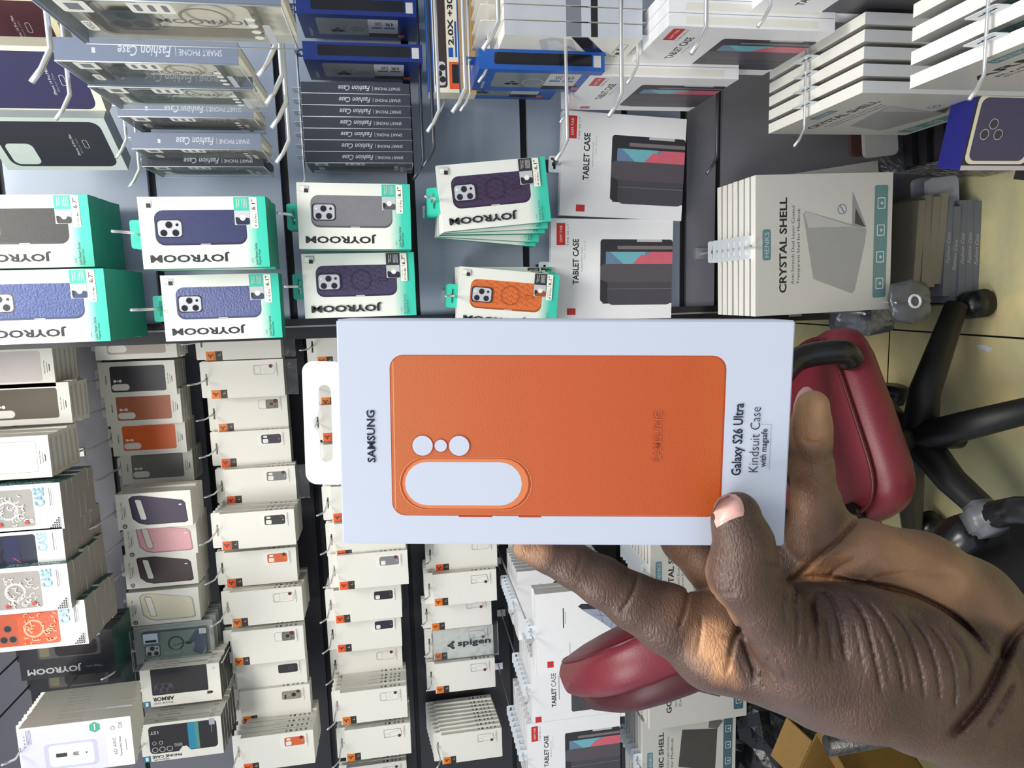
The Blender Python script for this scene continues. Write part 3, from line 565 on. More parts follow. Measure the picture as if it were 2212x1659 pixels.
# ---------------------------------------------------------------- pegs
HOOKS = []
def hook(base, tip, label, group, m=CHROME, r=.0024, bend=.028, lift=.018, via=None):
    """a wire peg from its wall to the free end, which kicks up"""
    root_ = Vector(base); base = via if via is not None else root_; tip = Vector(tip); d = (tip - base).normalized(); L = (tip - base).length
    mb = MB(); pts = ([root_] if via is not None else []) + [base, base + d * (L - bend - .008), base + d * (L - bend), base + d * (L - bend * .4) + Vector((0, 0, lift * .5)), tip + Vector((0, 0, lift))]
    mb.tube(pts, r, m, 8)
    o = link('display_hook', mb.mesh('display_hook')); tag(o, label, 'hook', group)
    p = MB(); q = Vector((.006, .006, .006)); n = Vector((abs(d.x), abs(d.y), 0)); 
    ex = Vector((.012 if n.y > .5 else .003, .003 if n.y > .5 else .012, .014)); p.box(root_ - ex + d * .003, root_ + ex + d * .003, m); link('back_plate', p.mesh('back_plate'), o)
    return o
# ---------------------------------------------------------------- placing cartons
def put(kind, M, name, label, cat, group=None):
    k = KIND[kind]; o = link(name, k['me']); o.matrix_world = M; tag(o, label, cat, group)
    for n, me in k['pm']:
        c = bpy.data.objects.new(n, me); c.parent = o; C.objects.link(c)
    return o
def solveY(k, x0, x1, yc):
    a = ray(x0, yc); b = ray(x1, yc); return k['H'] / (a.z / a.y - b.z / b.y)
BOXCAT = {'tab': ('tablet_case_box', 'tablet case box'), 'mac': ('laptop_shell_box', 'laptop case box'), 'ezfit': ('screen_protector_box', 'screen protector box'), 'glass': ('screen_protector_box', 'screen protector box')}
def nm(kind): return next((v for p, v in BOXCAT.items() if kind.startswith(p)), ('phone_case_box', 'phone case box'))
def hangA(kind, x0, x1, yc, n, short, label, wall=WA, roll=0, gap=.0006, fan=.012, ext=.04, Y=None, hk=True, wire=CHROME, rollfan=0, end=None, gname=None, seed=0, ext_label=None, behind=None):
    k = KIND[kind]; Yf = Y or solveY(k, x0, x1, yc); Yf = min(Yf, wall - k['D'] - .02)
    n0 = n; n = max(1, min(n, int((wall - .014 - Yf) / (k['D'] + gap)))); rnd = random.Random(seed or int(x0 * 7 + yc))
    P = at(x0, yc, Yf); name, cat = nm(kind); grp = 'boxes on the peg of the ' + short
    hole = Vector((0, 0, k['hole']))
    # the roll turns every carton about its hang hole
    if end: n = n0; Y2 = min(solveY(k, *end), wall - .05); dv = (at(end[0], end[2], Y2) - P) / max(n - 1, 1)
    for i in range(n):
        r = roll + (rnd.uniform(-1, 1) * fan + rollfan * i if i else 0)
        R = Matrix.Rotation(r, 4, 'Y')
        if i == 0: hp = P + hole.copy(); off = R.to_3x3() @ hole; piv = P + off; base = P
        T = Matrix.Translation(piv + (dv * i if end else Vector((0, i * (k['D'] + gap), 0)))) @ R @ Matrix.Translation(-hole)
        lb = label if i == 0 else (behind or f'carton stacked behind the {short}')
        put(kind, T, name, lb, cat, grp if n > 1 and i else None)
    if hk:
        t = piv + Vector((0, -ext, 0)); q = Vector((t.x, wall, t.z + .0005))
        if end: via = piv + dv * (n - .6); q = Vector((via.x, wall, via.z)); t = piv - dv.normalized() * ext
        hook(q, t, f'wire peg carrying the {short}', 'pegs holding stock', wire, via=via if end else None)
    return Yf
def hangB(kind, x0, x1, py, n, short, label, edge='near', Y=None, pitch=None, yaw=-90, roll=0, hk=True, Ymax=1.40, fan=.0):
    """cartons on the right wall, printed face towards world -X"""
    k = KIND[kind]; Ye = Y or solveY(k, x0, x1, py); W = k['W']
    if edge == 'near': Ye = min(Ye, Ymax - W)
    else: Ye = min(Ye, Ymax)
    P = at(x0, py, Ye); y = math.radians(yaw); R = Matrix.Rotation(y, 4, 'Z')
    pitch = pitch or k['D'] + .0008; name, cat = nm(kind); grp = 'boxes on the peg of the ' + short
    ux = R.to_3x3() @ Vector((1, 0, 0)); uy = R.to_3x3() @ Vector((0, 1, 0)); O = P - ux * (W / 2) if edge == 'near' else P + ux * (W / 2)
    rnd = random.Random(int(x0 + py))
    for i in range(n):
        r = roll + (rnd.uniform(-1, 1) * fan if i else 0)
        T = Matrix.Translation(O + uy * (i * pitch)) @ R @ Matrix.Rotation(r, 4, 'Y')
        put(kind, T, name, label if i == 0 else f'carton stacked behind the {short}', cat, grp if n > 1 and i else None)
    if hk:
        z = k['hole']; t = O + Vector((0, 0, z)) - uy * .05
        if t.x < WR - .05: hook((WR, t.y, t.z), t, f'wire peg from the right wall carrying the {short}', 'pegs holding stock')
    return O
G = 'white and green box with the '
hangA('black67', -100, 197, 502, 9, 'black case box', 'white and green box printed with a smooth black phone case, cut by the photo edge', seed=3, fan=.004)
hangA('blue67', -70, 232, 667, 9, 'shiny crinkled blue case box', 'white and green box printed with a shiny crinkled blue phone case at the photo edge', seed=4, fan=.004)
hangA('navy', 303, 578, 504, 5, 'plain navy case box', 'white and green box printed with a smooth navy phone case', fan=.01)
hangA('litchi', 352, 606, 667, 2, 'crinkled slate blue case box', 'white and green box printed with a crinkled slate blue phone case', fan=.01, ext=.07)
hangA('grey', 643, 887, 466, 3, 'plain grey case box', 'white and green box printed with a smooth grey phone case', fan=.01, roll=.02)
hangA('plum67', 655, 897, 619, 2, 'straight hanging woven plum case box', 'straight hanging white and green box printed with a woven dark plum phone case', fan=.01)
hangA('plum', 950, 1185, 430, 6, 'tilted woven plum case box', 'tilted white and green box with a woven plum phone case on a fanned stack', roll=-.085, rollfan=.032, fan=.03)
hangA('orange', 990, 1205, 640, 6, 'woven orange case box', 'white and green box printed with a woven orange phone case', roll=.105, fan=.03, rollfan=-.02)
hangA('tab_folio', 1212, 1478, 352, 5, 'tablet folio box in the middle of the back wall', 'pearl white tablet case box with dark folio picture, shown whole on the back wall', roll=.055, wire=BLKWIRE)
hangA('tab_folio', 1190, 1450, 582, 5, 'tablet folio box touching the held box', 'pearl white tablet case box with dark folio picture, touching the held white box', roll=.02, wire=BLKWIRE, gap=.002)
hangA('mac_crystal', 1632, 1925, 533, 7, 'front facing laptop shell box', 'silver laptop shell box with a half open grey laptop, facing out low on the wall', roll=-.02, gap=.006, fan=.012, ext=.03)
free_later = 1
# right wall stock
hangB('fashion', 60, 485, -8, 1, 'nearest clear window box', 'clear window phone case box cut by the photo edge, with a round magnet ring', Y=.62)
hangB('fashion_green', 118, 515, 130, 1, 'second clear window box', 'clear window phone case box with dark green case, just below the largest clear box')
hangB('fashion_green', 190, 525, 186, 1, 'third clear window box', 'clear window box wedged between two slate spines, showing little of its dark case', Y=.93, hk=False)
hangB('fashion', 255, 548, 251, 1, 'fourth clear window box', 'slim clear window box with slate spine in the middle of the leaning group')
hangB('fashion', 285, 565, 321, 1, 'lowest clear window box', 'lowest of the slate spined clear window boxes, its white lettering fully shown')
hangB('fashion_dark', 352, 568, 382, 1, 'dark box under the clear window boxes', 'dark window phone case box tucked under the lowest clear box', edge='far', Y=1.33, hk=False)
hangB('fashion_dark', 660, 865, 351, 7, 'dark spine boxes', 'lowest dark box of the pile with seven slate spines facing out', Y=1.31, pitch=.0199)
hangB('blue_dark', 640, 895, 28, 2, 'upper blue window box', 'dark blue window phone case box, upper one above the slate spines', pitch=.04, hk=False)
hangB('blue_dark', 655, 855, 128, 1, 'lower blue window box', 'dark blue window phone case box resting against the slate spines', Y=1.28, hk=False)
hangB('ezfit', 1090, 1385, 74, 4, 'screen protector kit', 'white screen protector box with orange badge and clear fitting tray', pitch=.0222, Y=1.06)
hangB('blue', 1035, 1255, 148, 1, 'bright blue window box', 'bright blue window phone case box under the white screen protector box', Y=1.12)
hangB('blue', 975, 1190, 172, 1, 'lower bright blue window box', 'bright blue window phone case box farther back against the wall boards', Y=1.27)
hangB('tab_folio', 1212, 1500, 236, 4, 'lower skewed tablet box', 'pearl tablet case box seen at a slant, above the front facing tablet boxes', edge='far', Y=1.345)
hangB('tab_folio', 1345, 1662, 155, 3, 'upper skewed tablet box', 'larger pearl tablet case box seen at a slant in plastic near the top', edge='far', Y=1.19)
hangB('tab_plain', 1600, 1900, 40, 2, 'tablet box at the top edge', 'tablet case box at the top edge showing a dark cover corner', edge='far', Y=1.02)
hangB('mac_crystal', 1660, 1985, 289, 5, 'wrapped laptop shell boxes', 'silver laptop shell box in crinkled plastic, lowest of its slanting stack', edge='far', pitch=.024, Y=1.22)
hangB('mac_armor', 1965, 2400, 192, 5, 'top corner laptop shell box', 'silver laptop shell box at the top right corner of the photo, lowest of its stack', edge='far', pitch=.030, Y=.86)
def free(kind, px, py, Y, yaw, roll, tilt, name, label, cat):
    T = Matrix.Translation(at(px, py, Y)) @ Matrix.Rotation(math.radians(yaw), 4, 'Z') @ Matrix.Rotation(math.radians(roll), 4, 'Y') @ Matrix.Rotation(math.radians(tilt), 4, 'X')
    return put(kind, T, name, label, cat)
# silicone case cartons high on the left
free('apple_maroon', -150, 56, 1.25, -50, 0, 0, 'phone_case_box', 'cream box with a maroon silicone case in the top corner of the photo', 'phone case box')
free('apple_navy', -85, 172, 1.18, -42, 0, 0, 'phone_case_box', 'cream box with a navy silicone phone case', 'phone case box')
free('apple_black', -20, 312, 1.24, -52, 0, 0, 'phone_case_box', 'pale grey green box with a black silicone phone case', 'phone case box')
for px, py, Y, lb in ((582, 82, .80, 'first'), (600, 165, .87, 'b'), (613, 225, .95, 'c'), (622, 277, 1.02, 'd'), (628, 352, 1.14, 'e')):
    t = at(px, py, Y); names = {'first': 'nearest empty steel peg beside the clear window boxes', 'b': 'second empty steel peg from the nearest, left of the slate spines', 'c': 'middle empty steel peg left of the slate spines', 'd': 'fourth empty steel peg, level with the middle slate spines', 'e': 'farthest empty steel peg, beside the lowest slate spine'}
    hook((WR, t.y, t.z), t, names[lb], 'empty pegs on the right wall', CHROME, .0032, .035, .022)
for px, py, Y, lb in ((1078, 108, .86, 'thick steel peg in front of the white screen protector box'), (1007, 243, 1.0, 'steel peg ending below the bright blue boxes'), (950, 285, 1.12, 'steel peg ending over the light grey board, beside the black slot'), (939, 360, 1.22, 'dark peg ending just above the tilted plum box'), (916, 388, 1.3, 'farthest dark peg above the tilted plum box'), (1525, 117, .84, 'steel peg crossing the upper slanted tablet box'), (1343, 252, .98, 'steel peg ending at the top of the front facing tablet box'), (1226, 346, 1.1, 'steel peg crossing the lettering side of the front facing tablet box'), (1548, 376, 1.25, 'thin peg hanging in front of the dark slot')):
    t = at(px, py, Y); hook((WR, t.y, t.z), t, lb, 'pegs on the right wall', CHROME if Y < 1.2 else BLKWIRE, .003, .032, .02)

# recessed wall, column by column
A2 = dict(wall=WL)
def cola(kind, x1, yc, n, short, label, **kw):
    k = KIND[kind]; Yf = kw.pop('Y', 1.68); P = at(x1, yc, Yf); Pt = P + Vector((0, 0, k['H']))
    # pixel of the top edge
    v = Pt - CAM; vc = RC.T @ np.array(v); x0 = CX + F * vc[0] / vc[2]; yv = CY + F * vc[1] / vc[2]
    hangA(kind, x0, x1, yv, n, short, label, Y=Yf, wall=WL, **kw)
cola('sam_pale', 116, 790, 5, 'pale pink grey case box', 'white box with a pale pinkish grey phone case, first in the left column', ext=.1, fan=.02)
cola('sam_gold', 152, 869, 4, 'gold tinted graphite case box', 'white box with a dark graphite phone case tinted gold', ext=.1, fan=.02)
cola('sam_line', 108, 985, 6, 'outlined white case box', 'white box with a phone case drawn only in thin outline', ext=.1, fan=.02, Y=1.60)
cola('holo_white', 134, 1092, 6, 'silver swirl case box', 'window box with silver swirl phone case under rainbow foil letters', ext=.16, fan=.02, Y=1.58)
cola('holo_navy', 140, 1188, 7, 'navy gloss case box', 'window box with a glossy navy phone case', ext=.16, fan=.02, Y=1.58)
cola('holo_red', 150, 1266, 7, 'white swirl case box with red drops', 'window box with white swirl phone case and red drops', ext=.18, fan=.02, Y=1.56)
cola('holo_orange', 187, 1343, 6, 'orange swirl case box', 'window box with an orange swirl phone case', ext=.10, fan=.02, Y=1.58)
cola('black_window', 246, 1404, 4, 'upper black window box', 'black window box with pale lettering, directly below the orange swirl box', ext=.20, fan=.01, Y=1.74, wire=BLKWIRE)
cola('black_window', 262, 1466, 3, 'lower black window box', 'black window box with pale lettering, resting over the grey screen protector boxes', ext=.20, fan=.01, Y=1.80, wire=BLKWIRE)
hangA('glass', 46, 290, 1628, 11, 'tempered glass box', 'white and lilac screen protector box with green hexagon, nearest in its pile', ext=.06, fan=.018, wall=WL, end=(98, 304, 1548))
def col(kind, x0, x1, yc, n, short, label, **kw): return hangA(kind, x0, x1, yc, n, short, label, wall=WL, **kw)
kw = dict(ext=.13, fan=.02)
col('sam_taupe', 203, 380, 738, 4, 'taupe case box', 'white box with a taupe phone case, half hidden under a green edged box', **kw)
col('sam_black', 214, 380, 822, 4, 'charcoal case box', 'white box with a charcoal phone case, top one in the second column', **kw)
col('sam_brown', 228, 392, 884, 4, 'terracotta case box', 'white box with a terracotta brown phone case', **kw)
col('sam_orange', 242, 402, 950, 4, 'vivid orange case box', 'white box with a vivid orange phone case on the wall', **kw)
col('sam_grey', 262, 418, 1012, 4, 'stone grey case box', 'white box with a stone grey phone case, next below the vivid orange one', **kw)
col('ip_plum', 252, 415, 1108, 4, 'slanted plum case box', 'white box with a slanted dark plum phone case', **kw)
col('ip_pink', 268, 426, 1170, 4, 'slanted pink case box', 'white box with a slanted pale pink phone case', **kw)
col('ip_brown', 270, 427, 1237, 4, 'slanted brown case box', 'white box with a slanted dark brown phone case', **kw)
col('ip_cream', 276, 432, 1318, 4, 'slanted cream case box', 'white box with a slanted cream phone case', **kw)
col('clear_print', 284, 458, 1408, 5, 'city print case box', 'clear box showing a slate and sage printed phone case with dark ring', **kw)
col('armor', 305, 478, 1490, 6, 'rugged black case box', 'white box with a black phone case picture and small gold mark', ext=.1, fan=.01)
col('premium', 305, 482, 1608, 6, 'rugged case box with cyan band', 'white window box with rugged black phone case crossed by a cyan band', ext=.12, fan=.02, gap=.004)
ks = dict(ext=.09, fan=.022)
S = 'white box with small '
col('sp_plain', 440, 606, 738, 2, 'box under the slate blue one', 'plain white box with orange badge, tucked below the crinkled slate blue box', **ks)
col('sp_clear_o', 452, 614, 822, 2, 'clear case outline box at the column head', S + 'clear phone case outline and orange badge, head of the third column', **ks)
col('sp_photo', 468, 622, 896, 2, 'first camera pattern box', S + 'camera pattern picture, third from the top of its column', **ks)
col('sp_navy', 474, 628, 972, 2, 'navy two window case box', S + 'navy phone case picture, in the longest column of orange badges', **ks)
col('sp_grey', 485, 640, 1053, 2, 'small grey picture box', S + 'grey phone case picture, between the navy and the black picture boxes', **ks)
col('sp_black', 476, 638, 1150, 6, 'small black picture box', S + 'black phone case picture on a thick fanned stack', rollfan=.004, gap=.004, **ks)
col('sp_orange', 486, 642, 1232, 2, 'small orange picture box', S + 'burnt orange phone case picture, directly below the black picture box', **ks)
col('sp_clear_o', 498, 655, 1318, 6, 'outline picture box mid column', S + 'clear outline picture, below the burnt orange picture box', gap=.003, **ks)
col('sp_photo', 502, 658, 1403, 2, 'second camera pattern box', S + 'camera pattern picture and red sticker, below the middle outline box', **ks)
col('sp_dark', 512, 664, 1472, 2, 'dark pattern picture box', S + 'dark patterned phone case picture, half covered by its neighbour', **ks)
col('sp_light', 520, 672, 1530, 2, 'beige pattern picture box', S + 'beige patterned phone case picture', **ks)
col('sp_orange', 522, 680, 1632, 6, 'lowest orange picture box', S + 'burnt orange phone case picture at the bottom edge of the photo', gap=.005, **ks)
col('sp_plain', 682, 838, 750, 2, 'box behind the top corner of the held box', 'plain white box with red orange badge, peeking past the held box corner', **ks)
col('sp_clear_o', 690, 846, 838, 2, 'first box in the hang slot', 'white box with orange badge seen through the upper half of the held box hang slot', **ks)
col('sp_clear', 694, 850, 915, 2, 'second box in the hang slot', 'white box with orange badge seen through the middle of the held box hang slot', **ks)
col('sp_black', 700, 856, 1000, 2, 'third box in the hang slot', 'white box seen through the lower end of the held box hang slot', **ks)
col('sp_clear', 716, 868, 1090, 2, 'box below the hang tab', 'white box whose badge shows just under the hang tab of the held box', **ks)
col('sp_clear', 724, 876, 1170, 2, 'box cut by the lower edge of the held box', 'white box with orange badge, cut by the held box edge in the fourth column', **ks)
col('sp_grey1', 730, 882, 1238, 6, 'grey one window case box', S + 'grey phone case picture, below the held box', gap=.002, **ks)
col('sp_black1', 722, 868, 1312, 6, 'black one window case box', S + 'black phone case picture in the fourth column', gap=.002, **ks)
col('sp_navy1', 726, 868, 1376, 2, 'navy one window case box', S + 'navy phone case picture in the fourth column', **ks)
col('sp_clear_o', 732, 870, 1442, 2, 'outline box under the navy one', S + 'clear outline picture just below the navy one in the fourth column', **ks)
col('sp_clear_o', 736, 880, 1532, 6, 'outline box on a thick stack', S + 'tall clear outline picture on a thick stack, fourth column', gap=.003, **ks)
col('sp_slant', 746, 888, 1612, 6, 'slanted outline box', S + 'slanted outline picture at the foot of the fourth column', gap=.003, **ks)
col('sp_clear', 750, 880, 1690, 2, 'cropped box at the bottom edge', 'white box cut by the bottom edge of the photo in the fourth column', **ks)
kt = dict(ext=.06, fan=.02)
col('sp_clear', 938, 1074, 1202, 2, 'box under the held box in the fifth column', 'white box with orange badge, top of the fifth column right under the held box', **kt)
col('sp_slant', 936, 1073, 1276, 6, 'slanted outline box above the wrapped one', S + 'slanted outline picture, second in the fifth column', gap=.003, **kt)
col('sp_slant', 930, 1062, 1330, 2, 'low set outline box', 'white box mostly hidden between its neighbours above the wrapped lettered box', **kt)
WRAP = col('sp_slant', 936, 1066, 1395, 8, 'wrapped lettered box', 'white box inside a clear sleeve with large black lettering', **kt)
col('sp_slant', 940, 1070, 1467, 2, 'outline box below the wrapped one', S + 'slanted outline picture, right below the wrapped lettered box', **kt)
col('sp_slant', 955, 1085, 1620, 9, 'lowest box of the fifth column', S + 'slanted outline picture, front of the deep stack ending the fifth column', end=(938, 1056, 1552), **kt)
col('sp_clear', 1120, 1250, 1190, 2, 'box behind the index fingertip', 'white box with red mark just behind the index fingertip', hk=False, **kt)
kf = dict(ext=.05, fan=.015)
col('tab_window', 1118, 1310, 1310, 8, 'rear clear back tablet box', 'white tablet case box with clear backed tablet, farther one behind a larger copy', gap=.006, **kf)
col('tab_window', 1158, 1352, 1372, 3, 'front clear back tablet box', 'white tablet case box with clear backed tablet, overlapped by the red backrest', Y=1.52, **kf)
col('tab_plain', 1148, 1350, 1497, 8, 'plain dark cover tablet box', 'white tablet case box with a plain dark cover, below the red backrest', gap=.006, **kf)
col('tab_folio', 1140, 1340, 1640, 9, 'lowest folio tablet box', 'white tablet case box with folio and pink screen picture at the bottom edge', gap=.008, **kf)
col('mac_crystal', 1405, 1600, 1240, 8, 'laptop shell box behind the fingers', 'silver laptop shell box peeking out between index and middle finger', gap=.006, Y=1.60, **kf)
col('mac_gothic', 1402, 1612, 1482, 7, 'brown lid laptop shell box', 'silver laptop shell box with a plain closed brown lid', gap=.006, roll=-.02, **kf)
col('mac_gothic_open', 1388, 1588, 1650, 7, 'open lid laptop box', 'silver laptop shell box with an open dark laptop, cut by the bottom edge', gap=.006, **kf)
# ---------------------------------------------------------------- held carton
def held():
    W, H, D = .0966, .190, .025
    Rc = np.array([[0.99996343, -0.00216198, 0.00827389], [0.0031501, 0.99260545, -0.12134451], [-0.00795037, 0.12136614, 0.99257597]])
    tc_ = np.array([0.02190997, 0.02142271, 0.28704762])
    cam2w = RC; ax = cam2w @ (-Rc[:, 1]); az = cam2w @ (-Rc[:, 0]); ay = cam2w @ Rc[:, 2]; o = cam2w @ tc_
    M = Matrix(((ax[0], ay[0], az[0], o[0]), (ax[1], ay[1], az[1], o[1]), (ax[2], ay[2], az[2], o[2] + CAMH), (0, 0, 0, 1)))
    M = M @ Matrix.Translation((0, 0, H / 2))
    card = mat('shaded_white_card', (204, 210, 226), .38, noise=.008); side = mat('cool_white_side', (236, 238, 242), .4)  # white card colour lowered to stand for shade from the unseen holder
    mb = MB(); k = .0012
    # carton with softened edges
    bm = bmesh.new(); bmesh.ops.create_cube(bm, size=1)
    for v in bm.verts: v.co = Vector((v.co.x * W, (v.co.y + .5) * D, (v.co.z - .5) * H))
    bmesh.ops.bevel(bm, geom=list(bm.edges), offset=.0007, segments=2, affect='EDGES'); bm.verts.index_update()
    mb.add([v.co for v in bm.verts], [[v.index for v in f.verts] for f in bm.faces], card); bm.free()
    A = Art(mb, (-W / 2, 0, -H), (1, 0, 0), (0, 0, 1), (0, -1, 0), W, H)
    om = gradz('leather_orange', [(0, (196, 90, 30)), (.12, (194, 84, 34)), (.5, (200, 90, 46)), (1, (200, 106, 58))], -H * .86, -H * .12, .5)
    nt = om.node_tree; b = nt.nodes['Principled BSDF']; tc = nt.nodes.new('ShaderNodeTexCoord'); n2 = nt.nodes.new('ShaderNodeTexNoise'); n2.inputs['Scale'].default_value = 1500; n2.inputs['Detail'].default_value = 5
    bp = nt.nodes.new('ShaderNodeBump'); bp.inputs['Strength'].default_value = .35; bp.inputs['Distance'].default_value = .0004
    nt.links.new(tc.outputs['Object'], n2.inputs['Vector']); nt.links.new(n2.outputs['Fac'], bp.inputs['Height']); nt.links.new(bp.outputs['Normal'], b.inputs['Normal'])
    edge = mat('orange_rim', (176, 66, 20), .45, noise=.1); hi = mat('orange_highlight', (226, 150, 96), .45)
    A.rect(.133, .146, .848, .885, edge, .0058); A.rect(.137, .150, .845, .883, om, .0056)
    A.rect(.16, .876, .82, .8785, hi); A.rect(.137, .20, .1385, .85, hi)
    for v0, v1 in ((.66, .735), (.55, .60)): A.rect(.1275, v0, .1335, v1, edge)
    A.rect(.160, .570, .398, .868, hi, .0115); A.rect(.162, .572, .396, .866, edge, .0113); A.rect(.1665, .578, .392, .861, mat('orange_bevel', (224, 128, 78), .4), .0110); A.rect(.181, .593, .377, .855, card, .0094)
    for v, r in ((.8145, .0043), (.774, .0026), (.733, .0043)):
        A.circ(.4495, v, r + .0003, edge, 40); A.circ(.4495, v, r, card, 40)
    ink = mat('deep_navy_ink', (18, 20, 48), .4)
    A.text('SAMSUNG', .374, .9195, .606, .938, ink, 0, .022)
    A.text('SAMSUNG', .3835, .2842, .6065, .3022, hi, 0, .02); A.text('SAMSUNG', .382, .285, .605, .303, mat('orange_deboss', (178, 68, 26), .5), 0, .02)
    A.text('Galaxy S26 Ultra', .322, .0985, .642, .1275, ink, 0, .018); A.text('Kindsuit Case', .337, .0675, .626, .089, ink, 0, -.008); A.text('with magsafe', .36, .0465, .53, .0645, ink, 0, .012)
    A.rect(.345, .0425, .55, .0433, GREY); A.rect(.549, .0425, .5505, .065, GREY)
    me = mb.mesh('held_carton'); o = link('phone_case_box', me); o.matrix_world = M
    tag(o, 'large white box with an orange phone case printed on it, held up in the hand', 'phone case box')
    tw, th = .0535, .0165; outer = rr(-tw / 2, -.002, tw / 2, th, .0048, 8); off = .0006
    # slot with a round bump in the middle, slightly left of the centre line
    z0, z1 = .0040, .0097
    slot = []
    hw = .0168
    for a in range(-90, 91, 15): slot.append((hw - .0028 + .0028 * math.cos(math.radians(a)), (z0 + z1) / 2 + .00285 * math.sin(math.radians(a))))
    slot += [(.0062, z1)] + [(.0035 * math.cos(math.radians(a)) + .0, z1 + .0002 + .0024 * math.sin(math.radians(a))) for a in range(10, 171, 16)] + [(-.0062, z1)]
    for a in range(90, 271, 15): slot.append((-hw + .0028 + .0028 * math.cos(math.radians(a)), (z0 + z1) / 2 + .00285 * math.sin(math.radians(a))))
    vs, fs = filled(outer, [slot], .0009, card); t = MB(); t.add([(x + .0036, .004 + z + .10 * y, y) for x, y, z in vs], fs, mat('lit_white_tab', (250, 250, 252), .35)); link('hang_tab', t.mesh('hang_tab'), o)  # tab coloured whiter than the card, the stronger light on it painted in
    return M
HELD = held()
# ---------------------------------------------------------------- swivel chair
def atz(px, py, z):
    d = ray(px, py); return CAM + d * ((z - CAMH) / d.z)
def cushion(mb, cx, cy, cz, sx, sy, sz, m, e=.35, T=None, n=28, k=14):
    """superellipsoid pad"""
    vs = []; fs = []
    def s(a, p): return math.copysign(abs(a) ** p, a)
    for i in range(k + 1):
        ph = -math.pi / 2 + math.pi * i / k
        for j in range(n):
            th = 2 * math.pi * j / n
            vs.append((cx + sx * s(math.cos(ph), .55) * s(math.cos(th), e), cy + sy * s(math.cos(ph), .55) * s(math.sin(th), e), cz + sz * s(math.sin(ph), .75)))
    for i in range(k):
        for j in range(n): fs.append((i * n + j, i * n + (j + 1) % n, (i + 1) * n + (j + 1) % n, (i + 1) * n + j))
    mb.add(vs, fs, m, T, True)
RED = mat('maroon_leather', (112, 34, 46), .42, noise=.10, scale=14, bump=.15, bscale=300); REDD = mat('maroon_piping', (84, 18, 28), .4); BLK = mat('black_plastic', (22, 22, 25), .28, noise=.1); BLM = mat('black_matte_plastic', (26, 26, 28), .5)
def chair():
    zs = .43
    p1 = atz(1835, 700, zs); p2 = atz(1965, 1075, zs)
    ex = (p1 - p2); L = ex.length; ex.normalize(); ey = Vector((-ex.y, ex.x, 0))
    if ey.y < 0: ey = -ey
    org = p2 + ex * (L / 2) + ey * .22; org.z = 0
    global BASEROT; BASEROT = 8 - math.degrees(math.atan2(ex.y, ex.x))
    M = Matrix(((ex.x, ey.x, 0, org.x), (ex.y, ey.y, 0, org.y), (0, 0, 1, 0), (0, 0, 0, 1)))
    root = link('office_chair', None); root.matrix_world = M; tag(root, 'maroon leather swivel chair with black looped arms standing by the wall', 'chair')
    h = L / 2 + .02
    mb = MB(); cushion(mb, 0, 0, zs, h, .235, .055, RED); o = link('seat', mb.mesh('seat'), root)
    mb = MB(); 
    pts = []
    for j in range(49):
        th = 2 * math.pi * j / 48; s = lambda a: math.copysign(abs(a) ** .35, a); pts.append((h * .93 * s(math.cos(th)), .235 * .90 * s(math.sin(th)), zs + .044))
    mb.tube(pts, .0035, REDD, 6, False); link('piping', mb.mesh('piping'), o)
    # back rest leaning back over the rear edge
    mb = MB(); T = Matrix.Translation((-h - .13, -.03, .76)) @ Matrix.Rotation(math.radians(-16), 4, 'Y')
    cushion(mb, 0, 0, 0, .050, .22, .25, RED, .5, T); ob = link('backrest', mb.mesh('backrest'), root)
    mb = MB(); cushion(mb, -.042, 0, -.01, .036, .205, .235, mat('dark_maroon_back', (66, 16, 26), .5, noise=.1), .5, T); link('back_cover', mb.mesh('back_cover'), root)
    mb = MB(); pts = []
    for j in range(49):
        th = 2 * math.pi * j / 48; pts.append(T @ Vector((.030, .20 * math.copysign(abs(math.cos(th)) ** .6, math.cos(th)), .235 * math.copysign(abs(math.sin(th)) ** .6, math.sin(th)))))
    mb.tube(pts, .004, REDD, 6, False); link('piping', mb.mesh('piping'), ob)
    mb = MB(); mb.tube([(-.05, 0, zs - .05), (-h - .02, 0, zs - .055), (-h - .09, 0, zs + .02), (-h - .09, 0, .66)], .016, BLM, 10); link('back_bracket', mb.mesh('back_bracket'), root)
    for sgn in (-1, 1):
        mb = MB(); y = sgn * .20; a, c = (.085, -.165) if sgn < 0 else (.02, -.20); ya, yc = (y * 1.15, y * .62) if sgn < 0 else (y, y)
        P = [(a, ya, zs + .030), (a + .012, ya * 1.06, zs + .055), (a + .01, y * 1.10, zs + .13), (a - .06, y * 1.12, zs + .20), ((a + c) / 2, y * 1.12, zs + .22), (c + .06, y * 1.10, zs + .19), (c - .01, yc * 1.06, zs + .11), (c, yc, zs + .035)]
        mb.tube(cr_spline(P, 5), .022, BLK, 14); o = link('armrest', mb.mesh('armrest'), root)
        for x, y2 in ((a, ya), (c, yc)):
            mb = MB(); mb.tube([(x, y2 - .0235, zs + .045), (x, y2 - .018, zs + .045)], .006, mat('screw_recess', (8, 8, 9), .6), 12); link('screw_recess', mb.mesh('screw_recess'), o)
    mb = MB(); mb.tube([(0, 0, .09), (0, 0, zs - .05)], .025, BLM, 14); link('gas_column', mb.mesh('gas_column'), root)
    for i in range(5):
        a = math.radians(BASEROT + 72 * i); c, s_ = math.cos(a), math.sin(a)
        mb = MB(); mb.tube([(0, 0, .185), (.10 * c, .10 * s_, .165), (.28 * c, .28 * s_, .078)], [.036, .030, .022], BLM, 10); leg = link('leg', mb.mesh('leg'), root)
        mb = MB(); mb.tube([(.28 * c - .022 * s_, .28 * s_ + .022 * c, .031), (.28 * c + .022 * s_, .28 * s_ - .022 * c, .031)], .030, BLK, 18); link('caster', mb.mesh('caster'), leg)
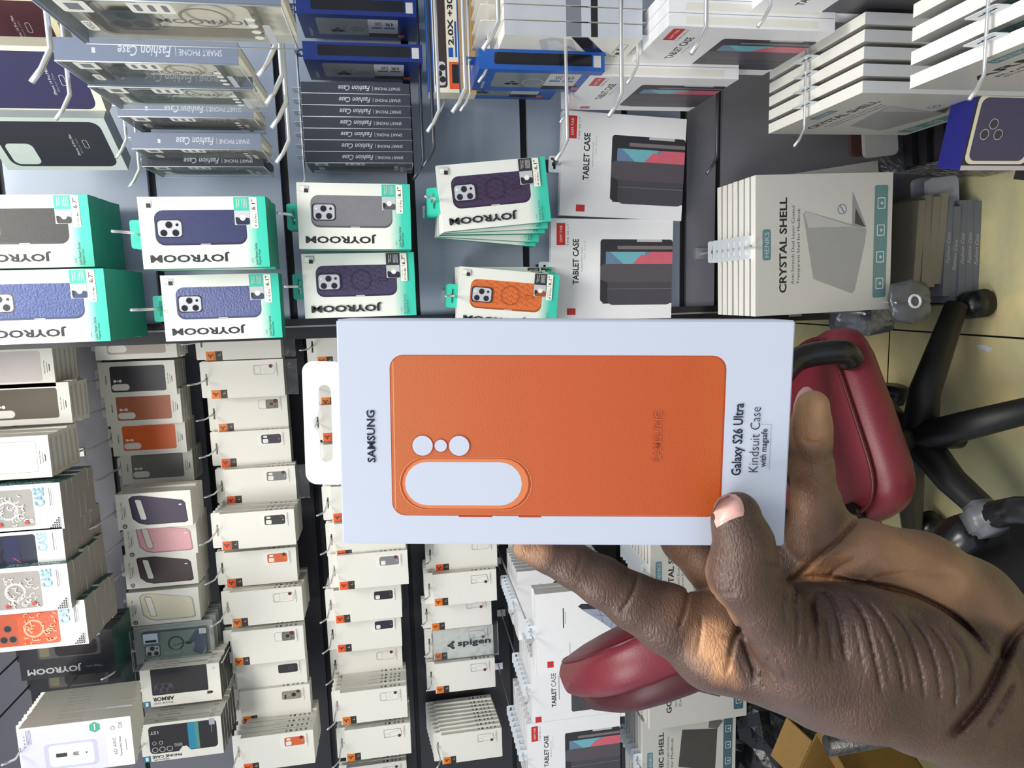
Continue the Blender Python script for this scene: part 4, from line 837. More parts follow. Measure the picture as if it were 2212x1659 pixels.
def cr_spline(P, n):
    P = [Vector(p) for p in P]; o = []
    for i in range(len(P) - 1):
        a = P[max(i - 1, 0)]; b = P[i]; c = P[i + 1]; d = P[min(i + 2, len(P) - 1)]
        for k in range(n):
            t = k / n; o.append(.5 * ((2 * b) + (c - a) * t + (2 * a - 5 * b + 4 * c - d) * t * t + (3 * b - a - 3 * c + d) * t ** 3))
    o.append(P[-1]); return o
BASEROT = 20
chair()
# ---------------------------------------------------------------- clutter at floor level
def boxat(name, label, cat, lo_c, size, yaw, m, group=None, mats=None, tilt=0, art=None, roll=0):
    """plain carton: lo_c is the middle of its base"""
    mb = MB(); a, b, c = size; T = Matrix.Translation(lo_c) @ Matrix.Rotation(math.radians(yaw), 4, 'Z') @ Matrix.Rotation(math.radians(tilt), 4, 'X') @ Matrix.Rotation(math.radians(roll), 4, 'Y')
    mb.box((-a / 2, -b / 2, 0), (a / 2, b / 2, c), m, mats=mats)
    if art: art(Art(mb, (-a / 2, -b / 2, 0), (1, 0, 0), (0, 0, 1), (0, -1, 0), a, c), Art(mb, (-a / 2, -b / 2, c), (1, 0, 0), (0, 1, 0), (0, 0, 1), a, b))
    o = link(name, mb.mesh(name)); o.matrix_world = T; return tag(o, label, cat, group)
SLATE = mat('slate_box', (128, 132, 146), .4, noise=.05); TAUPE = mat('taupe_box', (140, 134, 120), .45, noise=.05); SILV = mat('foil_white', (200, 215, 215), .3)
def spine(A, B): A.text('Fashion Case', .34, .25, .66, .75, LGREY, 0, 0, .35)
# flat pile of cartons on the floor, spines towards the room
z = 0.0; rnd = random.Random(5)
ptop = at(1980, 535, 1.36); names = ['bottom', 'second from the bottom', 'third from the bottom', 'fourth from the bottom', 'fifth from the bottom', 'sixth from the bottom', 'third from the top', 'second from the top', 'topmost']
for i in range(9):
    th = .017; m = SLATE if i < 5 else TAUPE
    boxat('phone_case_box', f'flat {"slate" if i < 5 else "taupe"} box lying {names[i]} in the floor pile', 'phone case box', (ptop.x + rnd.uniform(-.008, .008) + (-.012 if i < 5 else .010), 1.365, z + .0005 * i), (.205 if i < 5 else .190, .10, th), rnd.uniform(-3, 3), m, art=spine if i < 5 else None); z += th
# dark slim cartons standing in a torn bag
b0 = at(1905, 345, 1.26)
for i in range(7):
    boxat('phone_case_box', f'black glossy box standing in the torn bag, {["nearest the blue box", "second from the blue box", "third from the blue box", "middle one of the row", "third from the wall board", "second from the wall board", "nearest the wall board"][i]}', 'phone case box', (b0.x + .07, 1.17 + i * .028, .004 + (.0)), (.15, .022, .17 + .01 * (i % 3)), 2 + i, mat('black_slim_box', (30, 31, 36), .25, noise=.1), 'black boxes in the torn bag')
mb = MB(); fmt = clear('crinkled_film', (225, 228, 232), .03, .12, 70); vs = []; rnd = random.Random(9); n = 28
for j in range(9):
    for i in range(n):
        a = 2 * math.pi * i / n; t = j / 8; s = lambda q, p: math.copysign(abs(q) ** p, q)
        vs.append((b0.x + .075 + (.10 - .008 * t) * s(math.cos(a), .45) + rnd.uniform(-.003, .003), 1.255 + (.125 - .01 * t) * s(math.sin(a), .45) + rnd.uniform(-.003, .003), .001 + .215 * t + rnd.uniform(-.004, .004) * (j > 0)))
mb.add(vs, [(j * n + i, j * n + (i + 1) % n, (j + 1) * n + (i + 1) % n, (j + 1) * n + i) for j in range(8) for i in range(n)], fmt, smooth=True)
tag(link('plastic_bag', mb.mesh('plastic_bag')), 'torn clear plastic bag around the black boxes on the floor', 'bag')
# blue carton with a framed phone case picture
def blueart(A, B):
    A.rect(0, 0, 1, 1, mat('dark_print', (40, 34, 46), .3)); A.rect(.08, .42, .94, .98, mat('ivory_card', (228, 222, 204), .42), .012); A.rect(.12, .45, .90, .95, mat('violet_case_print', (70, 66, 100), .35, noise=.08), .012)
    for u, v in ((.45, .86), (.58, .80), (.45, .74)): A.circ(u, v, .008, mat('lens_violet', (60, 54, 76), .15)); A.ring(u, v, .008, .001, LGREY)
    A.rect(.0, .0, 1, .10, mat('navy_blue_card', (30, 34, 120), .3)); A.poly([(.75, .12), (.98, .30), (.98, .40), (.55, .40), (.30, .22), (.45, .10)], mat('ultramarine_print', (44, 60, 200), .3)); A.poly([(.82, .26), (.95, .34), (.90, .26), (.98, .18), (.84, .20), (.78, .12)], mat('yellow_star', (230, 200, 40), .4))
    A.rect(0, .0, .06, 1, mat('pale_band', (196, 190, 200), .35)); A.text('SE CASE', .10, .14, .14, .34, mat('red_sticker', (196, 44, 44), .4), 90)
bb = at(2100, 300, 1.06)
boxat('phone_case_box', 'navy blue box with a violet phone case picture and yellow star', 'phone case box', (bb.x, 1.00, .15), (.120, .05, .205), -14, mat('navy_blue_card', (30, 34, 120), .3), art=blueart)
boxat('carton', 'plain dark carton on the floor holding up the navy blue box', 'carton', (bb.x, 1.01, 0), (.16, .14, .148), -14, mat('dark_carton', (46, 44, 46), .5))
# silver laptop cartons leaning behind the crystal shell box
for i, (px, py, r, lb) in enumerate(((1652, 520, -8, 'silver laptop box leaning out farthest behind the front facing laptop box'), (1648, 535, -5, 'silver laptop box leaning slightly behind the front facing laptop box'))):
    k = KIND['mac_crystal']; T = Matrix.Translation(at(px, py, 1.395 - .022 * i)) @ Matrix.Rotation(math.radians(r), 4, 'Y'); put('mac_crystal', T, 'laptop_shell_box', lb, 'laptop case box')
# wrapped parcel, grey packet and card on the floor in front of the pile
p = at(1878, 690, 1.26)
def pillow(name, label, cat, c, size, m, yaw=0, rough=.004, seed=1, tiltx=0, inner=None):
    mb = MB(); rnd = random.Random(seed); nx, ny = 14, 8; vs = []; a, b, h = size
    for s in (1, -1):
        for j in range(ny + 1):
            for i in range(nx + 1):
                u, v = i / nx * 2 - 1, j / ny * 2 - 1; e = (1 - abs(u) ** 6) * (1 - abs(v) ** 6); vs.append((u * a / 2, v * b / 2, s * (h / 2) * e ** .5 + (rnd.uniform(-1, 1) * rough if e > .02 else 0)))
    w_ = nx + 1; o = (nx + 1) * (ny + 1); fs = []
    for j in range(ny):
        for i in range(nx):
            q = (j * w_ + i, j * w_ + i + 1, (j + 1) * w_ + i + 1, (j + 1) * w_ + i); fs.append(q); fs.append(tuple(o + t for t in reversed(q)))
    mb.add(vs, fs, m, smooth=True); ob = link(name, mb.mesh(name)); ob.matrix_world = Matrix.Translation(c) @ Matrix.Rotation(math.radians(yaw), 4, 'Z') @ Matrix.Rotation(math.radians(tiltx), 4, 'X'); return tag(ob, label, cat)
hook((p.x + .016, WA, p.z + .068), (p.x + .016, 1.16, p.z + .068), 'low wire peg over the shiny crinkled parcel', 'low pegs on the back wall')
pillow('bubble_parcel', 'shiny crinkled plastic parcel hanging beside the red seat', 'parcel', (p.x + .016, 1.28, p.z), (.10, .05, .13), mat('crinkled_silver', (110, 112, 124), .18, .35, noise=.5, scale=90, bump=1, bscale=70), 0, .006, 3)
pillow('packet', 'grey glossy packet with a white round seal, beside the crinkled parcel', 'packet', tuple(at(1965, 652, 1.19)), (.085, .014, .085), mat('grey_film', (84, 86, 92), .2, noise=.3, scale=40, bump=.6, bscale=60), 8, .003, 5, 0)
pk = bpy.data.objects['packet']; mb = MB(); mb.tube([(.012 * math.cos(a_ * .5236), -.009, -.004 + .012 * math.sin(a_ * .5236)) for a_ in range(13)], .0028, mat('white_plastic', (214, 212, 224), .3), 8, False); link('seal_ring', mb.mesh('seal_ring'), pk)
hook((pk.location.x, WA, pk.location.z + .036), (pk.location.x, 1.16, pk.location.z + .036), 'low wire peg over the grey glossy packet', 'low pegs on the back wall')
# frosted phone cases hanging low
for i, (px, py, Y, lb, col_) in enumerate(((1838, 300, 1.34, 'brown phone case in clear packing low on the wall', (84, 62, 56)), (1868, 300, 1.30, 'clear edged phone case pack beside the brown one', (170, 170, 172)), (1975, 425, 1.36, 'frosted phone case pack above the flat pile', (150, 154, 164)), (2005, 425, 1.33, 'outer frosted phone case pack above the flat pile', (160, 164, 176)))):
    q = at(px, py, Y); mb = MB(); pts = rr(-.038, -.075, .038, .0, .012, 5); n = len(pts); d = .010
    mb.add([(x, 0, z_) for x, z_ in pts] + [(x, d, z_) for x, z_ in pts], [tuple(range(n)), tuple(reversed(range(n, 2 * n)))] + [(k_, n + k_, n + (k_ + 1) % n, (k_ + 1) % n) for k_ in range(n)], mat('frost_case_%d' % i, col_, .25, noise=.1))
    o = link('phone_case', mb.mesh('phone_case')); o.matrix_world = Matrix.Translation((q.x, q.y, max(q.z, .08))) @ Matrix.Rotation(math.radians(-6), 4, 'Y'); tag(o, lb, 'phone case')
# paper scraps
for px, py, s_, yaw, lb in ((2120, 667, 1.0, 60, 'small white paper scrap on the floor, nearer the wall'), (2126, 752, 1.1, 80, 'pointed white paper scrap on the floor, farther from the wall'), (2014, 791, .5, 90, 'tiny white chip on the floor beside the chair base')):
    q = atz(px, py, .0015); mb = MB(); pts = [(-.019, -.004), (.004, -.006), (.019, -.002), (.017, .004), (-.002, .003), (-.008, .006)]; n = 6
    mb.add([(x * s_, y * s_, 0) for x, y in pts] + [(x * s_, y * s_, .0006) for x, y in pts], [tuple(reversed(range(n))), tuple(range(n, 2 * n))] + [(k_, (k_ + 1) % n, n + (k_ + 1) % n, n + k_) for k_ in range(n)], mat('paper', (225, 232, 248), .6))
    o = link('paper_scrap', mb.mesh('paper_scrap')); o.matrix_world = Matrix.Translation((q.x, q.y, .0004)) @ Matrix.Rotation(math.radians(yaw), 4, 'Z'); tag(o, lb, 'paper scrap')
# black bin liner and opened brown carton
q = atz(1700, 1580, .12); mb = MB(); rnd = random.Random(11); vs = []; n = 30; kk = 14
for j in range(kk + 1):
    ph = -math.pi / 2 + math.pi * j / kk
    for i in range(n):
        a = 2 * math.pi * i / n; r = 1 + .13 * math.sin(5 * a + 2 * j) * math.cos(3 * ph) + rnd.uniform(-.07, .07); vs.append((.21 * math.cos(ph) * math.cos(a) * r, .15 * math.cos(ph) * math.sin(a) * r, max(0.0, .15 + .15 * math.sin(ph) * r)))
mb.add(vs, [(j * n + i, j * n + (i + 1) % n, (j + 1) * n + (i + 1) % n, (j + 1) * n + i) for j in range(kk) for i in range(n)], mat('black_film', (24, 26, 32), .22, noise=.2, bump=1, bscale=50))
o = link('trash_bag', mb.mesh('trash_bag')); o.matrix_world = Matrix.Translation((q.x - .05, 1.90, .001)); tag(o, 'crumpled black plastic bag on the floor below the laptop shell boxes', 'bag')
brown = mat('brown_cardboard', (150, 116, 58), .65, noise=.12, scale=20); brd = mat('brown_cardboard_edge', (186, 150, 92), .7)
q = atz(1790, 1720, .22)
root = link('cardboard_box', None); root.matrix_world = Matrix.Translation((q.x - .02, q.y + .02, 0)) @ Matrix.Rotation(math.radians(-24), 4, 'Z'); tag(root, 'opened brown cardboard box with worn flaps at the bottom edge', 'cardboard box')
mb = MB(); a, b_, h_, t = .13, .10, .22, .004
mb.box((-a, -b_, 0), (a, b_, t), brown); mb.box((-a, -b_, 0), (a, -b_ + t, h_), brown); mb.box((-a, b_ - t, 0), (a, b_, h_), brown); mb.box((-a, -b_, 0), (-a + t, b_, h_), brown); mb.box((a - t, -b_, 0), (a, b_, h_), brown); link('body', mb.mesh('body'), root)
for T in (Matrix.Translation((0, -b_, h_)) @ Matrix.Rotation(math.radians(-120), 4, 'X'), Matrix.Translation((0, b_, h_)) @ Matrix.Rotation(math.radians(25), 4, 'X') @ Matrix.Scale(-1, 4, (0, 1, 0)), Matrix.Translation((a, 0, h_)) @ Matrix.Rotation(math.radians(-90), 4, 'Z') @ Matrix.Rotation(math.radians(20), 4, 'X') @ Matrix.Scale(-1, 4, (0, 1, 0))):
    mb = MB(); mb.box((-.09, -.08, 0), (.09, 0, t), brown, T=T); link('flap', mb.mesh('flap'), root)
# black chair at the right edge
def black_chair():
    zs = .46; p = atz(2230, 1420, zs); root = link('office_chair', None); root.matrix_world = Matrix.Translation((p.x - .03, p.y - .06, 0)) @ Matrix.Rotation(math.radians(20), 4, 'Z'); tag(root, 'black padded chair behind the wrist with a square capped arm tube', 'chair')
    LE = mat('black_leather', (14, 14, 17), .45, noise=.15)
    mb = MB(); cushion(mb, 0, 0, zs - .03, .24, .22, .05, LE); link('seat', mb.mesh('seat'), root)
    mb = MB(); T = Matrix.Translation((-.05, -.20, .60)); link('pad', None) if 0 else None
    inv = root.matrix_world.inverted()
    def L(px, py, z): return inv @ atz(px, py, z)
    A_ = L(1990, 1235, .50); B_ = L(2100, 1150, .52); mb = MB(); mb.tube([A_, A_.lerp(B_, .5), B_], .020, BLK, 16); o = link('arm_tube', mb.mesh('arm_tube'), root)
    mb = MB(); Cc = L(2128, 1120, .53); d = (B_ - A_).normalized(); T = Matrix.Translation(Cc) @ d.to_track_quat('X', 'Z').to_matrix().to_4x4(); bm = bmesh.new(); bmesh.ops.create_cube(bm, size=.042); bmesh.ops.bevel(bm, geom=list(bm.edges), offset=.008, segments=3, affect='EDGES'); mb.add([v.co for v in bm.verts], [[v.index for v in f.verts] for f in bm.faces], mat('grey_cap', (92, 94, 98), .35), T, True); bm.free(); link('end_cap', mb.mesh('end_cap'), o)
    mb = MB(); mb.tube([L(2148, 1112, .53), L(2200, 1102, .53), L(2330, 1108, .52)], .017, BLK, 14); link('arm_rail', mb.mesh('arm_rail'), root)
    mb = MB(); mb.tube([(0, 0, .10), (0, 0, zs - .06)], .026, BLM, 14); link('gas_column', mb.mesh('gas_column'), root)
    for i in range(5):
        a = math.radians(30 + 72 * i); c, s_ = math.cos(a), math.sin(a); mb = MB(); mb.tube([(0, 0, .12), (.29 * c, .29 * s_, .065)], [.032, .020], BLM, 10); leg = link('leg', mb.mesh('leg'), root)
        mb = MB(); mb.tube([(.29 * c - .022 * s_, .29 * s_ + .022 * c, .029), (.29 * c + .022 * s_, .29 * s_ - .022 * c, .029)], .028, BLK, 16); link('caster', mb.mesh('caster'), leg)
black_chair()
# stool with a peeling metal leg, mostly below the frame
mb = MB(); a1 = atz(1885, 1585, .34); root = link('stool', None); root.matrix_world = Matrix.Translation((a1.x - .24, a1.y - .02, 0)); tag(root, 'black stool with a peeling chrome leg at the bottom edge under the wrist', 'stool')
peel = mat('peeling_chrome', (96, 94, 92), .35, .6, noise=.9, scale=60, bump=1, bscale=120)
for i, (x, y) in enumerate(((.24, .02), (-.12, .02), (.18, -.28), (-.12, -.28))):
    mb = MB(); mb.tube([(x, y, 0), (x * .95, y * .95, .44)], .020, peel, 12); link('leg', mb.mesh('leg'), root)
mb = MB(); cushion(mb, -.02, -.14, .46, .17, .18, .03, mat('black_leather', (14, 14, 17), .45)); link('seat', mb.mesh('seat'), root)
# tan kit and lettered sleeve
T = Matrix.Translation(at(921, 70, 1.27)); put('tan', T, 'phone_case_box', 'landscape ivory and tan box with a brown phone picture, above the screen protector boxes', 'phone case box')
k = KIND['sp_slant']; P = at(936, 1395, WRAP); mb = MB(); sl = clear('sleeve_film', (235, 238, 240), .06, .12, 40); mb.box((-k['W'] / 2 - .003, -.004, -k['H'] - .016), (k['W'] / 2 + .003, k['D'] + .0002, .004), sl)
A = Art(mb, (-k['W'] / 2, -.0042, -k['H']), (1, 0, 0), (0, 0, 1), (0, -1, 0), k['W'], k['H']); A.text('spigen', .36, .05, .60, .60, INK, 270, .02); dots_logo(A, .47, .71, .0085, INK, (0, 1))
o = link('plastic_sleeve', mb.mesh('plastic_sleeve')); o.matrix_world = Matrix.Translation(P); tag(o, 'clear plastic sleeve with bold black lettering around a white box', 'plastic sleeve')
for px0, px1, yc, kind, Yo, lb in ((452, 614, 822, 'sp_clear_o', 0, 'clear plastic sleeve sticking out under the head box of the third column'), (440, 606, 738, 'sp_plain', 0, 'clear plastic sleeve around the badge box below the slate blue box'), (485, 640, 1053, 'sp_grey', 0, 'clear plastic sleeve around the small grey picture box')):
    k = KIND[kind]; Y = min(solveY(k, px0, px1, yc), WL - .05); P = at(px0, yc, Y); mb = MB(); mb.box((-k['W'] / 2 + .002, k['D'] * .2, -k['H'] - .035), (k['W'] / 2 - .002, k['D'] * .8, -k['H'] - .0005), sl); o = link('plastic_sleeve', mb.mesh('plastic_sleeve')); o.matrix_world = Matrix.Translation(P); tag(o, lb, 'plastic sleeve')
# ---------------------------------------------------------------- hand
def build_hand():
    h = .0009
    lo = np.array([-.002, -.002, .258]); hi = np.array([.292, .262, .405])
    dims = np.ceil((hi - lo) / h).astype(int)
    ax = [lo[i] + h * np.arange(dims[i]) for i in range(3)]
    Fd = np.full(dims, .05, np.float32)
    def c3(p): return np.array([(p[0] - CX) * p[2] / F, (p[1] - CY) * p[2] / F, p[2]])
    def sub(pts, pad):
        P = np.array(pts); a = np.clip(np.floor((P.min(0) - pad - lo) / h).astype(int), 0, dims - 1); b = np.clip(np.ceil((P.max(0) + pad - lo) / h).astype(int) + 1, 1, dims)
        sl = tuple(slice(a[i], b[i]) for i in range(3)); return sl, [ax[i][sl[i]].astype(np.float32) for i in range(3)]
    def cap(a, b, ra, rb, fx):
        X, Y, Z = np.meshgrid(*fx, indexing='ij'); d = b - a; L = float(d @ d) + 1e-12
        t = np.clip(((X - a[0]) * d[0] + (Y - a[1]) * d[1] + (Z - a[2]) * d[2]) / L, 0, 1)
        return np.sqrt((X - a[0] - t * d[0]) ** 2 + (Y - a[1] - t * d[1]) ** 2 + (Z - a[2] - t * d[2]) ** 2) - (ra + (rb - ra) * t)
    def smin(a, b, k):
        q = np.clip(.5 + .5 * (b - a) / k, 0, 1); return b * (1 - q) + a * q - k * q * (1 - q)
    def chain(pts, k, kj):
        """pts: (px, py, depth, radius px); joined into one limb then blended with the rest"""
        P = [c3(p) for p in pts]; R = [p[3] * p[2] / F for p in pts]
        sl, fx = sub(P, max(R) + .03); loc = np.full(tuple(len(f) for f in fx), .05, np.float32)
        for i in range(len(P) - 1): loc = smin(loc, cap(P[i], P[i + 1], R[i], R[i + 1], fx).astype(np.float32), kj)
        Fd[sl] = smin(Fd[sl], loc, k)
    K = .010
    # wrist, palm, heel of the hand
    chain([(2110, 1490, .336, 135), (2200, 1560, .342, 150), (2330, 1690, .350, 160), (2600, 1960, .362, 165)], K, .006)
    chain([(1870, 1208, .326, 84), (1985, 1248, .330, 92), (2085, 1305, .334, 94), (2190, 1420, .340, 110), (2330, 1600, .350, 150)], K, .008)
    chain([(1560, 1375, .328, 92), (1740, 1350, .338, 84), (1900, 1350, .340, 95), (2080, 1430, .342, 110)], K, .008)
    chain([(1640, 1290, .336, 74), (1760, 1270, .338, 84), (1900, 1300, .340, 90)], K, .008)
    chain([(1540, 1400, .326, 88), (1660, 1430, .322, 82), (1760, 1480, .318, 88)], K, .008)
    chain([(1775, 1165, .330, 78), (1850, 1215, .334, 80)], .006, .006)
    # ball of the thumb
    chain([(1752, 1338, .303, 84), (1850, 1362, .300, 104), (1960, 1398, .304, 108), (2070, 1460, .318, 112)], .007, .008)
    chain([(1735, 1440, .304, 88), (1850, 1480, .304, 104), (1990, 1512, .312, 106), (2110, 1560, .328, 120)], K, .008)
    # thumb
    chain([(1594, 1106, .2795, 43), (1592, 1128, .2795, 50), (1606, 1172, .280, 60), (1607, 1215, .282, 66), (1604, 1240, .283, 72), (1650, 1308, .289, 70), (1705, 1372, .295, 80), (1765, 1420, .302, 92)], .006, .004)
    # index finger along the lower edge of the carton
    chain([(1140, 1182, .3315, 31), (1185, 1196, .331, 38), (1240, 1222, .330, 44), (1300, 1256, .329, 50), (1370, 1300, .328, 57), (1440, 1335, .328, 70), (1530, 1385, .328, 84)], .005, .005)
    # middle and ring finger behind the carton
    chain([(1600, 1300, .338, 62), (1535, 1220, .344, 54), (1480, 1165, .349, 50), (1440, 1090, .347, 44), (1436, 1020, .340, 40)], .004, .004)
    chain([(1700, 1230, .340, 66), (1650, 1120, .350, 52), (1620, 1020, .348, 46), (1610, 950, .340, 40)], .004, .004)
    # little finger beside the lower end of the carton
    chain([(1785, 1180, .332, 66), (1762, 1090, .330, 50), (1752, 1010, .323, 43), (1750, 950, .316, 41), (1752, 920, .312, 39), (1755, 878, .309, 35)], .004, .004)
    # creases and folds, carved where the limb faces the viewer
    X, Y, Z = None, None, None
    PXg = (ax[0][:, None] / ax[2][None, :]) * F + CX; PYg = (ax[1][:, None] / ax[2][None, :]) * F + CY   # (x,z) and (y,z)
    def crease(pl, w, d, zmax=.345):
        P = np.array(pl, float); S = []
        for a, b, c_, e in zip([P[0]] + list(P[:-2]), P[:-1], P[1:], list(P[2:]) + [P[-1]]):
            for t in np.linspace(0, 1, 6, endpoint=False): S.append(.5 * ((2 * b) + (c_ - a) * t + (2 * a - 5 * b + 4 * c_ - e) * t * t + (3 * b - a - 3 * c_ + e) * t ** 3))
        S.append(P[-1]); S = np.array(S); pad = w * 3
        for zi in range(dims[2]):
            z = ax[2][zi]
            if z > zmax: break
            x0, x1 = [(v - CX) * z / F for v in (S[:, 0].min() - pad, S[:, 0].max() + pad)]; y0, y1 = [(v - CY) * z / F for v in (S[:, 1].min() - pad, S[:, 1].max() + pad)]
            i0, i1 = max(0, int((x0 - lo[0]) / h)), min(dims[0], int((x1 - lo[0]) / h) + 1); j0, j1 = max(0, int((y0 - lo[1]) / h)), min(dims[1], int((y1 - lo[1]) / h) + 1)
            if i1 <= i0 or j1 <= j0: continue
            f_ = Fd[i0:i1, j0:j1, zi]
            if f_.min() > .003 or f_.max() < -.008: continue
            px = PXg[i0:i1, zi][:, None]; py = PYg[j0:j1, zi][None, :]; best = np.full(f_.shape, 1e9)
            L = len(S) - 1; wt = np.zeros(f_.shape)
            for k in range(L):
                a = S[k]; b = S[k + 1]; dd = b - a; t = np.clip(((px - a[0]) * dd[0] + (py - a[1]) * dd[1]) / (dd @ dd + 1e-9), 0, 1)
                q = (px - a[0] - t * dd[0]) ** 2 + (py - a[1] - t * dd[1]) ** 2; u = (k + t) / L; m = q < best; best = np.where(m, q, best); wt = np.where(m, np.minimum(1, 5 * np.minimum(u, 1 - u) + .15), wt)
            Fd[i0:i1, j0:j1, zi] = f_ + d * wt * np.exp(-best / w ** 2)
    for pl, w_, d_ in CREASES: crease(pl, w_, d_)
    Fd[0], Fd[-1], Fd[:, 0], Fd[:, -1], Fd[:, :, 0], Fd[:, :, -1] = .01, .01, .01, .01, .01, .01
    # surface nets
    s = Fd < 0; n0, n1, n2 = dims
    c = s[:-1, :-1, :-1].astype(np.int8)
    tot = sum(s[i:n0 - 1 + i, j:n1 - 1 + j, k:n2 - 1 + k].astype(np.int8) for i in (0, 1) for j in (0, 1) for k in (0, 1))
    act = (tot > 0) & (tot < 8); idx = np.full(act.shape, -1, np.int32); cells = np.argwhere(act); idx[act] = np.arange(len(cells))
    acc = np.zeros((len(cells), 3)); cnt = np.zeros(len(cells)); I, J, Kk = cells.T
    for a, b in [((0, 0, 0), (1, 0, 0)), ((0, 1, 0), (1, 1, 0)), ((0, 0, 1), (1, 0, 1)), ((0, 1, 1), (1, 1, 1)), ((0, 0, 0), (0, 1, 0)), ((1, 0, 0), (1, 1, 0)), ((0, 0, 1), (0, 1, 1)), ((1, 0, 1), (1, 1, 1)), ((0, 0, 0), (0, 0, 1)), ((1, 0, 0), (1, 0, 1)), ((0, 1, 0), (0, 1, 1)), ((1, 1, 0), (1, 1, 1))]:
        va = Fd[I + a[0], J + a[1], Kk + a[2]]; vb = Fd[I + b[0], J + b[1], Kk + b[2]]; m = (va < 0) != (vb < 0); t = np.where(m, va / np.where(m, va - vb, 1), 0)
        for q in range(3): acc[:, q] += m * (a[q] + t * (b[q] - a[q]))
        cnt += m
    V = (cells + acc / cnt[:, None]) * h + lo; quads = []
    for d in range(3):
        o = [q for q in range(3) if q != d]; A_ = s[tuple(slice(0, -1) if q == d else slice(1, -1) for q in range(3))]; B_ = s[tuple(slice(1, None) if q == d else slice(1, -1) for q in range(3))]
        E = np.argwhere(A_ != B_); flip = A_[tuple(E.T)]
        base = E.copy(); base[:, o[0]] += 1; base[:, o[1]] += 1
        cs = []
        for u, v in ((-1, -1), (0, -1), (0, 0), (-1, 0)):
            w_ = base.copy(); w_[:, o[0]] += u; w_[:, o[1]] += v; cs.append(idx[tuple(w_.T)])
        Q = np.stack(cs, 1); fl = flip if d != 1 else ~flip
        Q[~fl] = Q[~fl][:, ::-1]; quads.append(Q)
    Q = np.concatenate(quads); px = V[:, 0] / V[:, 2] * F + CX; py = V[:, 1] / V[:, 2] * F + CY
    Wd = V @ RC.T + np.array([0, 0, CAMH])
    me = bpy.data.meshes.new('person'); me.vertices.add(len(Wd)); me.vertices.foreach_set('co', Wd.ravel().astype(np.float32)); me.loops.add(Q.size); me.loops.foreach_set('vertex_index', Q.ravel().astype(np.int32)); me.polygons.add(len(Q)); me.polygons.foreach_set('loop_start', (np.arange(len(Q)) * 4).astype(np.int32)); me.polygons.foreach_set('loop_total', np.full(len(Q), 4, np.int32)); me.update(calc_edges=True); me.polygons.foreach_set('use_smooth', np.ones(len(Q), bool))
    # skin tone: pale palm side against the darker back, with lit patch and box-shaded index painted in
    pal = np.zeros(len(V))
    def seg(a, b, r, amt):
        nonlocal pal
        a = np.array(a, float); b = np.array(b, float); d = b - a; t = np.clip(((px - a[0]) * d[0] + (py - a[1]) * d[1]) / (d @ d + 1e-9), 0, 1); q = np.hypot(px - a[0] - t * d[0], py - a[1] - t * d[1]); pal = np.maximum(pal, amt * np.clip(1.4 - q / r, 0, 1))
    for a, b, r, amt in PALE_LIT: seg(a, b, r, amt)
    thumb = np.zeros(len(V))
    col = me.attributes.new('palm_lit', 'FLOAT', 'POINT'); 
    # the thumb and its ball keep the tone of the back of the hand
    for a, b, r in DARKT:
        a = np.array(a, float); b = np.array(b, float); d = b - a; t = np.clip(((px - a[0]) * d[0] + (py - a[1]) * d[1]) / (d @ d + 1e-9), 0, 1); q = np.hypot(px - a[0] - t * d[0], py - a[1] - t * d[1]); thumb = np.maximum(thumb, (V[:, 2] < .318) * np.clip((1.15 - q / r) * 6, 0, 1))
    pal = pal * (1 - thumb); col.data.foreach_set('value', pal.astype(np.float32))
    sk = bpy.data.materials.new('skin'); sk.use_nodes = True; nt = sk.node_tree; b = nt.nodes['Principled BSDF']
    at_ = nt.nodes.new('ShaderNodeAttribute'); at_.attribute_name = 'palm_lit'; cr = nt.nodes.new('ShaderNodeValToRGB'); e = cr.color_ramp.elements
    e[0].color = srgb((80, 58, 48)) + (1,); e[1].color = srgb((226, 168, 120)) + (1,); q_ = e.new(.5); q_.color = srgb((152, 112, 84)) + (1,)
    tc = nt.nodes.new('ShaderNodeTexCoord'); n1 = nt.nodes.new('ShaderNodeTexNoise'); n1.inputs['Scale'].default_value = 55; n1.inputs['Detail'].default_value = 6
    mx = nt.nodes.new('ShaderNodeMix'); mx.data_type = 'RGBA'; mx.blend_type = 'MULTIPLY'; mx.inputs[0].default_value = 1; m2 = nt.nodes.new('ShaderNodeMapRange'); m2.inputs['From Min'].default_value = .3; m2.inputs['From Max'].default_value = .7; m2.inputs['To Min'].default_value = .80; m2.inputs['To Max'].default_value = 1.12
    nt.links.new(tc.outputs['Object'], n1.inputs['Vector']); nt.links.new(n1.outputs['Fac'], m2.inputs['Value']); nt.links.new(at_.outputs['Fac'], cr.inputs[0]); nt.links.new(cr.outputs[0], mx.inputs[6]); nt.links.new(m2.outputs[0], mx.inputs[7]); nt.links.new(mx.outputs[2], b.inputs['Base Color'])
    b.inputs['Roughness'].default_value = .46; b.inputs['Subsurface Weight'].default_value = .06; b.inputs['Subsurface Radius'].default_value = (.004, .0015, .0008)
    # fine skin lines: stretched cells plus grain
    mp = nt.nodes.new('ShaderNodeMapping'); mp.inputs['Rotation'].default_value = (.3, .9, .5); mp.inputs['Scale'].default_value = (.45, 1.0, 1.0); vo = nt.nodes.new('ShaderNodeTexVoronoi'); vo.feature = 'DISTANCE_TO_EDGE'; vo.inputs['Scale'].default_value = 620
    n3 = nt.nodes.new('ShaderNodeTexNoise'); n3.inputs['Scale'].default_value = 900; n3.inputs['Detail'].default_value = 4
    cl = nt.nodes.new('ShaderNodeMapRange'); cl.inputs['From Max'].default_value = .25
    ad = nt.nodes.new('ShaderNodeMath'); ad.operation = 'MULTIPLY_ADD'; ad.inputs[1].default_value = .6
